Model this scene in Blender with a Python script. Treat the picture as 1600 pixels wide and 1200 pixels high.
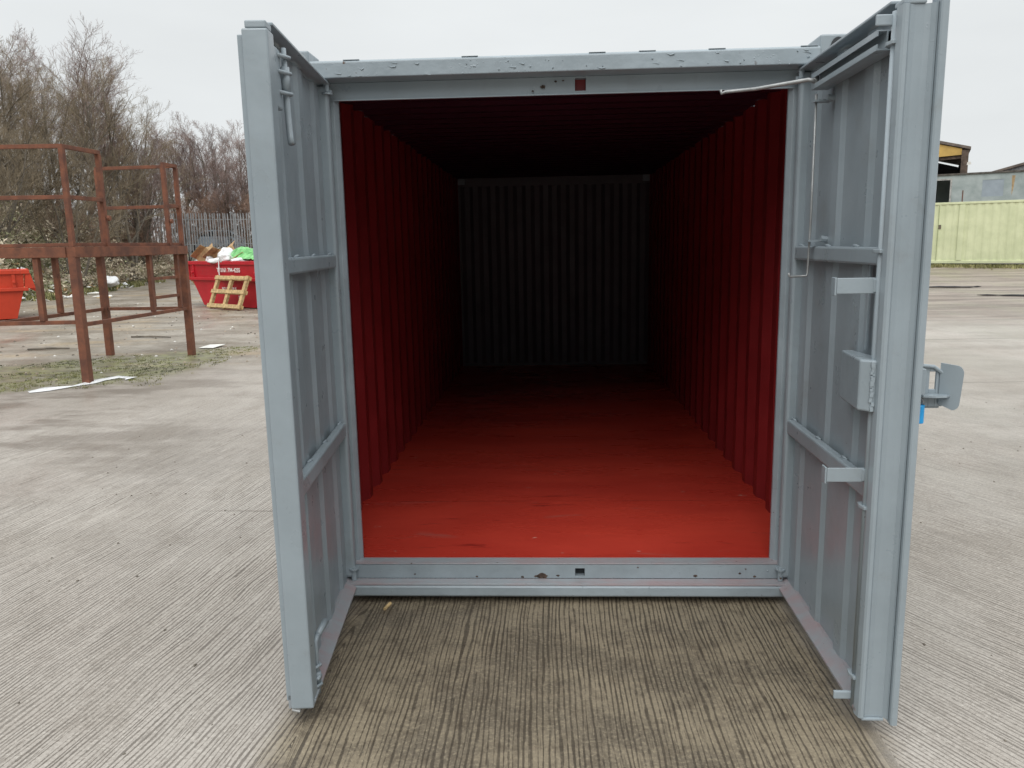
import bpy, math, random
from math import sin, cos, pi, radians as rad
from mathutils import Vector, Matrix, noise

for o in list(bpy.data.objects): bpy.data.objects.remove(o)
scene = bpy.context.scene
COL = scene.collection

# ---------------------------------------------------------------- camera
def cam_axes(pitch, yaw, roll):
    cy, sy, cp, sp = cos(yaw), sin(yaw), cos(pitch), sin(pitch)
    f = Vector((-sy*cp, cy*cp, -sp)); r = Vector((cy, sy, 0)); u = r.cross(f)
    return (r*cos(roll)+u*sin(roll), u*cos(roll)-r*sin(roll), f)
r_, u_, f_ = cam_axes(rad(10.098), rad(2.854), rad(-1.097))
cam = bpy.data.cameras.new('camera'); camo = bpy.data.objects.new('camera', cam); COL.objects.link(camo)
M = Matrix((r_, u_, -f_)).transposed().to_4x4(); M.translation = Vector((-0.0556, -3.5838, 1.6832)); camo.matrix_world = M
cam.sensor_width = 36; cam.sensor_fit = 'HORIZONTAL'; cam.lens = 1230.83/1600*36; cam.clip_end = 600; cam.clip_start = 0.05
scene.camera = camo
scene.render.resolution_x = 1024; scene.render.resolution_y = 768

# ---------------------------------------------------------------- sky and light
SUN_EL, SUN_ROT = rad(50), rad(188)
w = bpy.data.worlds.new("World"); scene.world = w; w.use_nodes = True
nt = w.node_tree; N = nt.nodes; L = nt.links; N.clear()
out = N.new('ShaderNodeOutputWorld'); bg = N.new('ShaderNodeBackground'); L.new(bg.outputs[0], out.inputs[0])
sky = N.new('ShaderNodeTexSky'); sky.sky_type = 'NISHITA'; sky.sun_disc = False; sky.sun_elevation = SUN_EL; sky.sun_rotation = SUN_ROT
hs = N.new('ShaderNodeHueSaturation'); hs.inputs['Saturation'].default_value = 0.25; hs.inputs['Value'].default_value = 0.01
L.new(sky.outputs[0], hs.inputs['Color'])
tc = N.new('ShaderNodeTexCoord'); sep = N.new('ShaderNodeSeparateXYZ'); L.new(tc.outputs['Generated'], sep.inputs[0])
mr = N.new('ShaderNodeMapRange'); mr.inputs[1].default_value = 0; mr.inputs[2].default_value = 1; mr.inputs[3].default_value = 0.71; mr.inputs[4].default_value = 1.02; L.new(sep.outputs[2], mr.inputs[0])
mrz = N.new('ShaderNodeMapRange'); mrz.interpolation_type = 'SMOOTHSTEP'; mrz.inputs[1].default_value = .42; mrz.inputs[2].default_value = 1; mrz.inputs[3].default_value = 0; mrz.inputs[4].default_value = 0.8
L.new(sep.outputs[2], mrz.inputs[0])
msum = N.new('ShaderNodeMath'); msum.operation = 'ADD'; L.new(mr.outputs[0], msum.inputs[0]); L.new(mrz.outputs[0], msum.inputs[1])
ns = N.new('ShaderNodeTexNoise'); ns.inputs['Scale'].default_value = 2.2; ns.inputs['Detail'].default_value = 5
mp = N.new('ShaderNodeMapping'); mp.inputs['Scale'].default_value = (1, 1, 3.5); L.new(tc.outputs['Generated'], mp.inputs[0]); L.new(mp.outputs[0], ns.inputs[0])
mr2 = N.new('ShaderNodeMapRange'); mr2.inputs[1].default_value = 0.3; mr2.inputs[2].default_value = 0.7; mr2.inputs[3].default_value = 0.95; mr2.inputs[4].default_value = 1.06
L.new(ns.outputs[0], mr2.inputs[0])
mu = N.new('ShaderNodeMath'); mu.operation = 'MULTIPLY'; L.new(msum.outputs[0], mu.inputs[0]); L.new(mr2.outputs[0], mu.inputs[1])
vm = N.new('ShaderNodeVectorMath'); vm.operation = 'SCALE'; vm.inputs[0].default_value = (0.965, 1.0, 1.01); L.new(mu.outputs[0], vm.inputs['Scale'])
ad = N.new('ShaderNodeVectorMath'); ad.operation = 'ADD'; L.new(vm.outputs[0], ad.inputs[0]); L.new(hs.outputs[0], ad.inputs[1])
# added dark band low in the sky behind the viewer, dims the container interior
ca_ = N.new('ShaderNodeMapRange'); ca_.interpolation_type = 'SMOOTHSTEP'
for i, v in ((1, .05), (2, -.45), (3, 0), (4, 1)): ca_.inputs[i].default_value = v
L.new(sep.outputs[1], ca_.inputs[0])
cb2 = N.new('ShaderNodeMapRange'); cb2.interpolation_type = 'SMOOTHSTEP'
for i, v in ((1, .42), (2, .10), (3, 0), (4, .82)): cb2.inputs[i].default_value = v
L.new(sep.outputs[2], cb2.inputs[0])
cm = N.new('ShaderNodeMath'); cm.operation = 'MULTIPLY'; L.new(ca_.outputs[0], cm.inputs[0]); L.new(cb2.outputs[0], cm.inputs[1])
ci = N.new('ShaderNodeMath'); ci.operation = 'SUBTRACT'; ci.inputs[0].default_value = 1; L.new(cm.outputs[0], ci.inputs[1])
cs = N.new('ShaderNodeVectorMath'); cs.operation = 'SCALE'; L.new(ad.outputs[0], cs.inputs[0]); L.new(ci.outputs[0], cs.inputs['Scale'])
L.new(cs.outputs[0], bg.inputs[0]); bg.inputs[1].default_value = 1.0

sl = bpy.data.lights.new('sun', 'SUN'); sl.energy = 1.7; sl.angle = rad(55); sl.color = (1, 0.97, 0.93)
so = bpy.data.objects.new('sun', sl); COL.objects.link(so)
sd = Vector((sin(SUN_ROT)*cos(SUN_EL), cos(SUN_ROT)*cos(SUN_EL), sin(SUN_EL)))
so.rotation_euler = sd.to_track_quat('Z', 'Y').to_euler()
scene.view_settings.view_transform = 'Standard'; scene.view_settings.look = 'None'
scene.view_settings.exposure = 0.0; scene.view_settings.gamma = 1.0
try:
    scene.cycles.max_bounces = 8; scene.cycles.diffuse_bounces = 3
except Exception: pass

# ---------------------------------------------------------------- mesh helpers
class MB:
    def __init__(s): s.v = []; s.f = []; s.m = []; s.mi = 0
    def add(s, vs, fs, mi=None):
        k = len(s.v); s.v += [tuple(p) for p in vs]
        for f in fs: s.f.append(tuple(i+k for i in f)); s.m.append(s.mi if mi is None else mi)
    def box(s, x0, x1, y0, y1, z0, z1, T=None):
        if x0 > x1: x0, x1 = x1, x0
        if y0 > y1: y0, y1 = y1, y0
        vs = [(x, y, z) for z in (z0, z1) for y in (y0, y1) for x in (x0, x1)]
        if T: vs = [T(*p) for p in vs]
        s.add(vs, [(0,2,3,1),(4,5,7,6),(0,1,5,4),(1,3,7,5),(3,2,6,7),(2,0,4,6)])
    def bar(s, a, b, wd, h=None, up=(0,0,1)):
        a = Vector(a); b = Vector(b); h = h or wd; d = (b-a).normalized(); u = Vector(up)
        if abs(d.dot(u)) > .95: u = Vector((0,1,0))
        r = d.cross(u).normalized(); u = r.cross(d)
        vs = [p+r*(i*wd/2)+u*(j*h/2) for p in (a, b) for j in (-1, 1) for i in (-1, 1)]
        s.add(vs, [(0,2,3,1),(4,5,7,6),(0,1,5,4),(1,3,7,5),(3,2,6,7),(2,0,4,6)])
    def tube(s, pts, rs, n=8, caps=True):
        pts = [Vector(p) for p in pts]
        if not isinstance(rs, (list, tuple)): rs = [rs]*len(pts)
        k = len(s.v); prev = None
        for i, p in enumerate(pts):
            d = (pts[min(i+1, len(pts)-1)]-pts[max(i-1, 0)]).normalized()
            if prev is None:
                a = Vector((0,0,1)) if abs(d.z) < .9 else Vector((1,0,0)); prev = d.cross(a).normalized()
            r = (prev-d*prev.dot(d)).normalized(); prev = r; u = d.cross(r)
            for j in range(n):
                t = 2*pi*j/n; s.v.append(tuple(p+r*(cos(t)*rs[i])+u*(sin(t)*rs[i])))
        for i in range(len(pts)-1):
            for j in range(n):
                a = k+i*n+j; b = k+i*n+(j+1) % n; s.f.append((a, b, b+n, a+n)); s.m.append(s.mi)
        if caps and n > 2:
            s.f.append(tuple(range(k+n-1, k-1, -1))); s.m.append(s.mi)
            e = k+(len(pts)-1)*n; s.f.append(tuple(range(e, e+n))); s.m.append(s.mi)
    def prism(s, prof, x0, x1, T):          # closed profile (list of 2-tuples) swept from x0 to x1, T(x, a, b) -> world
        n = len(prof); vs = [T(x0, *p) for p in prof]+[T(x1, *p) for p in prof]
        fs = [(i, (i+1) % n, (i+1) % n+n, i+n) for i in range(n)]+[tuple(range(n-1, -1, -1)), tuple(range(n, 2*n))]
        s.add(vs, fs)
    def sheet(s, prof, x0, x1, T, nx=1):     # open profile swept
        n = len(prof); vs = []
        for k in range(nx+1): vs += [T(x0+(x1-x0)*k/nx, *p) for p in prof]
        fs = [(k*n+i, k*n+i+1, (k+1)*n+i+1, (k+1)*n+i) for k in range(nx) for i in range(n-1)]
        s.add(vs, fs)
    def build(s, name, mats, parent=None, smooth=False, bevel=0, flip=False):
        me = bpy.data.meshes.new(name); me.from_pydata(s.v, [], s.f)
        if not isinstance(mats, (list, tuple)): mats = [mats]
        for m in mats: me.materials.append(m)
        if len(mats) > 1: me.polygons.foreach_set('material_index', s.m)
        if smooth: me.polygons.foreach_set('use_smooth', [True]*len(me.polygons))
        me.update()
        o = bpy.data.objects.new(name, me); COL.objects.link(o)
        if parent: o.parent = parent
        if bevel:
            b = o.modifiers.new('bevel', 'BEVEL'); b.width = bevel; b.segments = 2; b.limit_method = 'ANGLE'; b.angle_limit = rad(40)
            b.harden_normals = False
        return o
def tag(o, label=None, cat=None, group=None, kind=None):
    if label: o['label'] = label
    if cat: o['category'] = cat
    if group: o['group'] = group
    if kind: o['kind'] = kind
    return o
def thing(name, label, cat, loc=(0,0,0), rz=0, group=None):
    o = bpy.data.objects.new(name, None); COL.objects.link(o); o.location = loc; o.rotation_euler = (0,0,rz)
    return tag(o, label, cat, group)
def copy_tree(o, parent=None):
    c = o.copy(); COL.objects.link(c)
    if parent: c.parent = parent
    for ch in [x for x in bpy.data.objects if x.parent == o]: copy_tree(ch, c)
    return c
ID = lambda x, y, z: (x, y, z)

# ---------------------------------------------------------------- materials
class Mat:
    def __init__(s, name):
        s.m = bpy.data.materials.new(name); s.m.use_nodes = True; s.t = s.m.node_tree; s.b = s.t.nodes['Principled BSDF']
        s.tc = s.t.nodes.new('ShaderNodeTexCoord')
    def n(s, k, **kw):
        x = s.t.nodes.new(k)
        for a, v in kw.items(): setattr(x, a, v)
        return x
    def put(s, sock, v):
        if isinstance(v, bpy.types.NodeSocket): s.t.links.new(v, sock)
        elif isinstance(v, (tuple, list)) and len(v) == 3 and sock.type == 'RGBA': sock.default_value = (*v, 1)
        else: sock.default_value = v
    def math(s, op, a, b=None, c=None, clamp=False):
        x = s.n('ShaderNodeMath', operation=op, use_clamp=clamp); s.put(x.inputs[0], a)
        if b is not None: s.put(x.inputs[1], b)
        if c is not None: s.put(x.inputs[2], c)
        return x.outputs[0]
    def vec(s, x, y, z):
        c = s.n('ShaderNodeCombineXYZ'); s.put(c.inputs[0], x); s.put(c.inputs[1], y); s.put(c.inputs[2], z); return c.outputs[0]
    def xyz(s, src='Object'):
        c = s.n('ShaderNodeSeparateXYZ'); s.t.links.new(s.tc.outputs[src], c.inputs[0]); return c.outputs
    def noise(s, scale, detail=4, rough=.55, vec=None, dist=0, stretch=None):
        x = s.n('ShaderNodeTexNoise'); x.inputs['Scale'].default_value = scale; x.inputs['Detail'].default_value = detail
        x.inputs['Roughness'].default_value = rough; x.inputs['Distortion'].default_value = dist
        v = vec or s.tc.outputs['Object']
        if stretch:
            mp = s.n('ShaderNodeMapping'); mp.inputs['Scale'].default_value = stretch; s.t.links.new(v, mp.inputs[0]); v = mp.outputs[0]
        s.t.links.new(v, x.inputs['Vector']); return x.outputs[0]
    def ramp(s, f, lo, hi, a=0., b=1.):
        x = s.n('ShaderNodeMapRange', interpolation_type='SMOOTHSTEP'); s.put(x.inputs[0], f)
        for i, v in ((1, lo), (2, hi), (3, a), (4, b)): x.inputs[i].default_value = v
        return x.outputs[0]
    def mix(s, f, a, b):
        x = s.n('ShaderNodeMix', data_type='RGBA'); s.put(x.inputs[0], f); s.put(x.inputs[6], a); s.put(x.inputs[7], b); return x.outputs[2]
    def bump(s, h, strength=.3, dist=.01, nrm=None):
        x = s.n('ShaderNodeBump'); x.inputs['Strength'].default_value = strength; x.inputs['Distance'].default_value = dist; s.put(x.inputs['Height'], h)
        if nrm: s.t.links.new(nrm, x.inputs['Normal'])
        return x.outputs[0]
    def fin(s, col=None, rough=None, nrm=None, metal=0, spec=None):
        if col is not None: s.put(s.b.inputs['Base Color'], col)
        if rough is not None: s.put(s.b.inputs['Roughness'], rough)
        if nrm is not None: s.put(s.b.inputs['Normal'], nrm)
        if spec is not None: s.b.inputs['Specular IOR Level'].default_value = spec
        s.b.inputs['Metallic'].default_value = metal
        return s.m

def paint(name, col, rough=.35, chips=(0.08,0.05,0.035), chip=.80, var=.12, bumpy=.12, dirt=None):
    m = Mat(name)
    v = m.noise(2.3, 5, .6); c = m.mix(m.ramp(v, .3, .7), tuple(k*(1-var) for k in col), tuple(min(1, k*(1+var)) for k in col))
    if dirt:
        d = m.ramp(m.noise(5, 8, .7, dist=.5), .52, .75); c = m.mix(m.math('MULTIPLY', d, .5), c, dirt)
    if chip:
        k = m.ramp(m.noise(38, 3, .5), chip, chip+.02); k2 = m.ramp(m.noise(1.7, 2), .5, .62); k = m.math('MULTIPLY', k, k2); c = m.mix(k, c, chips)
    fine = m.noise(30, 4, .5); big = m.noise(6, 2, .5); blob = m.ramp(m.noise(75, 1, .4), .68, .78)
    blob = m.math('MULTIPLY', blob, m.ramp(m.noise(3.1, 2), .52, .62))
    h = m.math('ADD', m.math('MULTIPLY', fine, .25), m.math('ADD', big, m.math('MULTIPLY', blob, .9)))
    rr = m.ramp(m.noise(9, 4), .3, .75, rough-.05, rough+.12)
    return m.fin(c, rr, m.bump(h, bumpy, .02))

GREY = paint('grey_paint', (0.285, 0.335, 0.368), .32, var=.07, dirt=(.23, .25, .255), chip=.765)
GREYD = paint('grey_paint_bumpy', (0.285, 0.335, 0.368), .36, bumpy=.35, chip=.70)
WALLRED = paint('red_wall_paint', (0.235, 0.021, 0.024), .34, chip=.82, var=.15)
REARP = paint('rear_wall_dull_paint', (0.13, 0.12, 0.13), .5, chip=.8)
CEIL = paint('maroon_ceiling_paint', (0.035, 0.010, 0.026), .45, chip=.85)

def floor_mat():
    m = Mat('red_floor_paint'); x, y, z = m.xyz()
    a = m.noise(1.1, 5, .6, stretch=(.5, 1.6, 1)); c = m.mix(m.ramp(a, .35, .68), (0.46, 0.040, 0.026), (0.57, 0.056, 0.034))
    sc = m.ramp(m.noise(2.4, 7, .7, stretch=(.45, 3, 1), dist=.6), .60, .72); c = m.mix(m.math('MULTIPLY', sc, .7), c, (0.42, 0.10, 0.08))
    dk = m.ramp(m.noise(3.2, 6, .75, stretch=(.6, 3.5, 1)), .61, .68); c = m.mix(m.math('MULTIPLY', dk, .6), c, (0.20, 0.015, 0.012))
    # plywood board seams across the floor
    sm = m.math('ABSOLUTE', m.math('SUBTRACT', m.math('FRACT', m.math('DIVIDE', m.math('SUBTRACT', y, .95), 1.22)), .5))
    sm = m.ramp(sm, .4965, .499); sm = m.math('MULTIPLY', sm, m.ramp(m.noise(3, 3), .35, .6)); c = m.mix(m.math('MULTIPLY', sm, .8), c, (0.13, 0.02, 0.015))
    pale = m.ramp(m.noise(9, 3, .6, stretch=(1, 2.5, 1)), .72, .75); c = m.mix(m.math('MULTIPLY', pale, .7), c, (.6, .33, .28))
    r = m.ramp(m.noise(2.2, 5, .6, stretch=(.5, 2, 1)), .3, .7, .20, .42)
    h = m.math('ADD', m.noise(2.5, 4, .5, stretch=(.6, 3, 1)), m.math('MULTIPLY', sm, -1.2))
    return m.fin(c, r, m.bump(h, .12, .02))
FLOORRED = floor_mat()
def flange_mat():      # chipped grey paint, reflection of the red interior painted in as pink patches
    m = Mat('grey_with_red_reflection'); a = m.ramp(m.noise(5, 5, .65, stretch=(.4, 1, 1)), .38, .66)
    c = m.mix(m.math('MULTIPLY', a, .42), (0.30, 0.33, 0.355), (0.40, 0.17, 0.16))
    k = m.ramp(m.noise(24, 4, .6), .68, .71); c = m.mix(k, c, (.07, .05, .04))
    return m.fin(c, .36, m.bump(m.noise(20, 4), .25, .01))
SILLP = flange_mat()
DARKRED = paint('dark_red_primer', (0.12, 0.012, 0.02), .5, chip=.8)
HOLEDARK = Mat('dark_gap').fin((.03, .035, .04), .7)  # flat dark tone painted for the shade inside the holes

def rust_mat():
    m = Mat('rusty_red_oxide'); a = m.ramp(m.noise(5, 7, .7), .3, .7)
    c = m.mix(a, (0.100, 0.042, 0.028), (0.225, 0.083, 0.044)); b = m.ramp(m.noise(16, 6, .7), .55, .75); c = m.mix(m.math('MULTIPLY', b, .6), c, (.10, .045, .035))
    return m.fin(c, .78, m.bump(m.noise(45, 5), .25, .01))
RUST = rust_mat()
def skip_mat(name, col):
    m = Mat(name); x, y, z = m.xyz(); c = m.mix(m.ramp(m.noise(1.6, 5), .3, .7), tuple(k*.82 for k in col), col)
    sc = m.ramp(m.noise(7, 8, .75, stretch=(1.6, 1, .6), dist=1.2), .60, .68); c = m.mix(m.math('MULTIPLY', sc, .75), c, (.09, .04, .035))
    return m.fin(c, .45, m.bump(m.noise(9, 5), .3, .02))
SKIPRED = skip_mat('red_skip_paint', (0.52, 0.015, 0.028)); SKIPOR = skip_mat('orange_red_skip_paint', (0.60, 0.055, 0.022))
def simple(name, col, rough=.7, var=.25, sc=8, bm=.2, col2=None, detail=5, trans=0):
    m = Mat(name); a = m.ramp(m.noise(sc, detail, .6), .3, .7); c = m.mix(a, tuple(k*(1-var) for k in col), col2 or tuple(min(1, k*(1+var)) for k in col))
    return m.fin(c, rough, m.bump(m.noise(sc*3, 4), bm, .02))
CARD = simple('cardboard', (0.44, 0.29, 0.15), .85); WHITEBAG = simple('white_plastic_bag', (0.80, 0.81, 0.82), .35, .05, 14, .5)
GREENBAG = simple('green_plastic_sheet', (0.10, 0.42, 0.10), .32, .3, 6, .4, (.22, .60, .2)); WOOD = simple('pale_pallet_wood', (0.50, 0.36, 0.18), .8, .3, 12)
PAPER = simple('white_scrap', (0.72, 0.71, 0.67), .7, .1); WHITELET = Mat('white_lettering').fin((.85, .80, .78), .5)
BLUE = simple('blue_padlock_cover', (0.02, 0.33, 0.72), .3, .1); STEEL = simple('galvanised_steel', (0.34, 0.35, 0.35), .42, .15, 20, .1); STEEL.node_tree.nodes['Principled BSDF'].inputs['Metallic'].default_value = .35
GALV = simple('galvanised_fence_steel', (0.29, 0.30, 0.31), .55, .25, 3)
BIRCH = simple('birch_bark', (0.42, 0.39, 0.37), .85, .5, 5); BARK = simple('dark_bark', (0.15, 0.13, 0.105), .9, .35, 6)
TWIG = [simple('twigs_purple_brown', (0.24, 0.175, 0.155), .9, .3, 1), simple('twigs_olive_brown', (0.235, 0.19, 0.13), .9, .3, 1), simple('twigs_russet', (0.30, 0.20, 0.15), .9, .3, 1)]
BR = [simple('dead_bramble_tan', (0.62, 0.54, 0.41), .9, .3, 2), simple('bramble_brown', (0.38, 0.31, 0.24), .9, .3, 2), simple('bramble_olive', (0.30, 0.30, 0.17), .9, .3, 2), simple('bramble_red_brown', (0.33, 0.20, 0.15), .9, .3, 2)]
GR = [simple('moss_green', (0.185, 0.19, 0.065), .95, .3, 3), simple('dry_grass', (0.30, 0.28, 0.13), .95, .3, 3), simple('dark_moss', (0.075, 0.085, 0.035), .95, .3, 3)]
BLACK = Mat('black_rubber').fin((.018, .018, .02), .5)

# ---------------------------------------------------------------- terrain height
def sst(a, b, x):
    t = max(0, min(1, (x-a)/(b-a))); return t*t*(3-2*t)
FOOT = [(-17.2, 14), (-17.96, 21.35), (-18.8, 26.5), (-20.4, 34.2), (-21.6, 41.5), (-21, 46), (-12, 53), (0, 56), (60, 60)]
def bankdist(x, y):           # signed distance behind the foot of the bank
    best = 1e9; sg = 1
    for (ax, ay), (bx, by) in zip(FOOT, FOOT[1:]):
        dx, dy = bx-ax, by-ay; t = max(0, min(1, ((x-ax)*dx+(y-ay)*dy)/(dx*dx+dy*dy))); px, py = ax+t*dx, ay+t*dy
        d = math.hypot(x-px, y-py)
        if d < best: best = d; sg = 1 if dx*(y-ay)-dy*(x-ax) > 0 else -1
    return best*sg
def H(x, y):
    if y < 12: 
        b = 0
        if x < -17: b = sst(0, 8, bankdist(x, y))*1.5
        return b
    h = 0
    if x > 2: h += sst(14, 40, y)*.56*sst(2, 10, x)
    b = bankdist(x, y)
    if b > 0 and x < 10: h += sst(0, 7, b)*1.5*(1-sst(2, 10, x))
    return h

# ---------------------------------------------------------------- ground
def ground_mat():
    m = Mat('yard_concrete'); x, y, z = m.xyz()
    wob = m.math('MULTIPLY', m.math('SUBTRACT', m.noise(.9, 2, .5), .5), .05)
    wob2 = m.math('MULTIPLY', m.math('SUBTRACT', m.noise(5, 2, .5), .5), .004)
    xw = m.math('ADD', x, m.math('ADD', wob, wob2))
    edge = m.math('MULTIPLY', m.math('SUBTRACT', m.noise(4, 5, .6), .5), .16)
    # u coordinate across the broom grooves, differs per pour
    uc = xw
    ul = m.math('SUBTRACT', m.math('ADD', xw, wob), m.math('MULTIPLY', y, .14))
    ur = m.math('ADD', m.math('MULTIPLY', xw, .87), m.math('MULTIPLY', y, .50))
    right = m.ramp(x, 1.02, 1.06); left = m.ramp(x, -.96, -.92, 1, 0)
    def sel(f, a, b): return m.math('ADD', m.math('MULTIPLY', a, m.math('SUBTRACT', 1.0, f)), m.math('MULTIPLY', b, f))
    u = sel(right, sel(left, uc, ul), ur)
    v = sel(right, y, m.math('SUBTRACT', m.math('MULTIPLY', y, .87), m.math('MULTIPLY', x, .5)))
    g1 = m.noise(1, 2, .6, vec=m.vec(m.math('MULTIPLY', u, 80.), m.math('MULTIPLY', v, 1.3), 0))
    g2 = m.noise(1, 1, .5, vec=m.vec(m.math('MULTIPLY', u, 120.), m.math('MULTIPLY', v, 5.), 7))
    brk = m.noise(34, 5, .75)
    ph = m.noise(1, 3, .6, vec=m.vec(m.math('MULTIPLY', u, 9.), m.math('MULTIPLY', v, .7), 4))
    ph2 = m.noise(1, 2, .5, vec=m.vec(m.math('MULTIPLY', u, 40.), m.math('MULTIPLY', v, 4.), 11))
    sn = m.math('SINE', m.math('ADD', m.math('MULTIPLY', u, 315.), m.math('ADD', m.math('MULTIPLY', ph, 22.), m.math('MULTIPLY', ph2, 3.))))
    sn = m.math('MULTIPLY_ADD', sn, .5, .5)
    sn = m.math('ADD', sn, m.math('MULTIPLY', m.math('SUBTRACT', g1, .5), -1.3)); sn = m.math('ADD', sn, m.math('MULTIPLY', m.math('SUBTRACT', brk, .5), 1.1))
    groove = m.ramp(sn, .62, 1.02)
    groove = m.math('MAXIMUM', groove, m.math('MULTIPLY', m.ramp(m.math('ADD', g2, m.math('MULTIPLY', brk, .3)), .42, .52, 1, 0), .5))
    fade = m.ramp(y, 1.5, 8., 1, .12)
    ctr = m.math('MULTIPLY', m.ramp(x, 1.0, 1.1, 1, 0), m.ramp(x, -1.05, -.95)); patch = m.math('MAXIMUM', m.ramp(m.noise(1.4, 6, .7), .36, .6, .65, 1.), m.math('MULTIPLY', ctr, .85))
    groove = m.math('MULTIPLY', groove, m.math('MULTIPLY', fade, patch))
    # darker, browner concrete in front of the container
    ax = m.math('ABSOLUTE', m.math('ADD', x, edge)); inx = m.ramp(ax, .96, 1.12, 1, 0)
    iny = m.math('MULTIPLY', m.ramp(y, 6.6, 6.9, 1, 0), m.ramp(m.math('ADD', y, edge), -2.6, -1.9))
    brown_front = m.math('MULTIPLY', inx, iny)
    # base colours
    big = m.ramp(m.noise(.22, 5, .6), .32, .68); mid = m.ramp(m.noise(1.8, 7, .65, stretch=(1, .6, 1)), .3, .7)
    light = m.mix(big, (0.325, 0.290, 0.252), (0.45, 0.415, 0.375)); light = m.mix(m.math('MULTIPLY', m.ramp(m.noise(4.5, 8, .75, stretch=(1, .5, 1)), .50, .66), .45), light, (.20, .172, .142)); light = m.mix(m.math('MULTIPLY', mid, .45), light, (0.235, 0.20, 0.165))
    sp = m.noise(60, 5, .7); light = m.mix(m.ramp(sp, .45, .7, .0, .45), light, (.60, .56, .50)); light = m.mix(m.ramp(m.noise(70, 5, .8), .52, .62, .0, .60), light, (.19, .165, .138)); light = m.mix(m.ramp(m.noise(22, 6, .8), .54, .64, .0, .35), light, (.21, .18, .15))
    wetl = m.math('MULTIPLY', m.ramp(m.noise(.6, 5, .65, stretch=(.7, 1.8, 1)), .46, .60), m.math('ADD', m.ramp(x, -6, -1.2, 1, 0), m.ramp(x, 1.5, 5, 0, .35))); wetl = m.math('MULTIPLY', wetl, m.ramp(y, -.5, 3., .25, .85))
    light = m.mix(wetl, light, (0.165, 0.138, 0.112))
    light = m.mix(m.math('MULTIPLY', groove, m.ramp(x, .9, 1.1, .95, .85)), light, (0.12, 0.102, 0.084))
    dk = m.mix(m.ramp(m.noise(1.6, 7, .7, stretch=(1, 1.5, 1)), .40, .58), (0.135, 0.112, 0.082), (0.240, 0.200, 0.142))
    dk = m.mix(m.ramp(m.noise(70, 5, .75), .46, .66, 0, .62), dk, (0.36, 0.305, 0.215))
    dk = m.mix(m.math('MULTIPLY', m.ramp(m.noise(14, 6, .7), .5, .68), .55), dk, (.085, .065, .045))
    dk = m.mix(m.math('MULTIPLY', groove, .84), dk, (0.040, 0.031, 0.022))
    c = m.mix(brown_front, light, dk)
    # slab joints
    jn = m.math('MULTIPLY', m.math('SUBTRACT', m.noise(2.5, 4, .6), .5), .05)
    def joint(c0, wdt, coord, msk=None):
        d = m.math('ABSOLUTE', m.math('SUBTRACT', m.math('ADD', coord, jn), c0)); r = m.ramp(d, wdt*.4, wdt, 1, 0)
        return m.math('MULTIPLY', r, msk) if msk is not None else r
    lm = m.ramp(x, -2.6, -1.8); lm = m.math('MULTIPLY', lm, m.ramp(x, -1., -.9, 1, 0)); rm = m.ramp(x, 1, 1.2)
    js = joint(1.24, .012, y, lm)
    js = m.math('MAXIMUM', js, joint(-.62, .02, m.math('ADD', y, m.math('MULTIPLY', x, -.93)), 0.0) if False else js)
    for yy, ww in ((5.55, .02), (9.5, .035), (12.8, .05), (16.5, .06), (21, .08)): js = m.math('MAXIMUM', js, joint(yy, ww, m.math('SUBTRACT', y, m.math('MULTIPLY', x, .02)), rm))
    crk = joint(2.55, .014, m.math('ADD', m.math('MULTIPLY', y, .8), m.math('MULTIPLY', x, -.55)), m.math('MULTIPLY', rm, .8))
    c = m.mix(m.math('MULTIPLY', js, .72), c, (0.11, 0.095, 0.075))
    # dirt / mud with distance
    dn = m.math('MULTIPLY', m.math('SUBTRACT', m.noise(.35, 5, .6), .5), 7.)
    farR = m.math('MULTIPLY', m.ramp(m.math('ADD', y, dn), 11, 15), m.ramp(x, 0, 2))
    tracks = m.ramp(m.noise(1, 5, .6, vec=m.vec(m.math('MULTIPLY', x, .25), m.math('MULTIPLY', y, 1.6), 0)), .35, .65)
    mudR = m.mix(tracks, (0.120, 0.088, 0.068), (0.30, 0.245, 0.205)); c = m.mix(m.math('MULTIPLY', farR, .85), c, mudR)
    l1 = m.math('ADD', m.math('MULTIPLY', x, -.55), m.math('MULTIPLY', y, .84))      # beyond the slab edge on the left
    farL = m.math('MULTIPLY', m.ramp(m.math('ADD', l1, m.math('MULTIPLY', dn, .35)), 9.6, 11.2), m.ramp(x, 0, -2, 0, 1))
    farL = m.math('MULTIPLY', m.ramp(x, -3.4, -4.4, 0, 1), m.ramp(m.math('ADD', l1, m.math('MULTIPLY', dn, .22)), 8.3, 9.6))
    mudL = m.mix(m.ramp(m.noise(.7, 7, .68, stretch=(1, 1.5, 1)), .35, .65), (0.155, 0.122, 0.085), (0.33, 0.295, 0.245))
    ochre = m.ramp(m.noise(1, 5, .6, vec=m.vec(m.math('MULTIPLY', x, .35), m.math('MULTIPLY', y, .8), 3)), .52, .64); mudL = m.mix(m.math('MULTIPLY', ochre, .65), mudL, (0.34, 0.25, 0.14))
    grv = m.ramp(m.noise(9, 7, .8), .52, .60); mudL = m.mix(m.math('MULTIPLY', grv, .7), mudL, (.12, .098, .072)); g2_ = m.ramp(m.noise(14, 6, .8), .57, .63); mudL = m.mix(m.math('MULTIPLY', g2_, .6), mudL, (.46, .43, .38))
    c = m.mix(m.math('MULTIPLY', farL, .92), c, mudL)
    # moss band under the platform
    nm = m.math('MULTIPLY', m.math('SUBTRACT', m.noise(1.2, 6, .65), .5), 2.6)
    bx = m.math('ADD', l1, m.math('MULTIPLY', nm, .9)); band = m.math('MULTIPLY', m.ramp(bx, 8.2, 8.9), m.ramp(bx, 10.9, 11.5, 1, 0))
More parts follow.
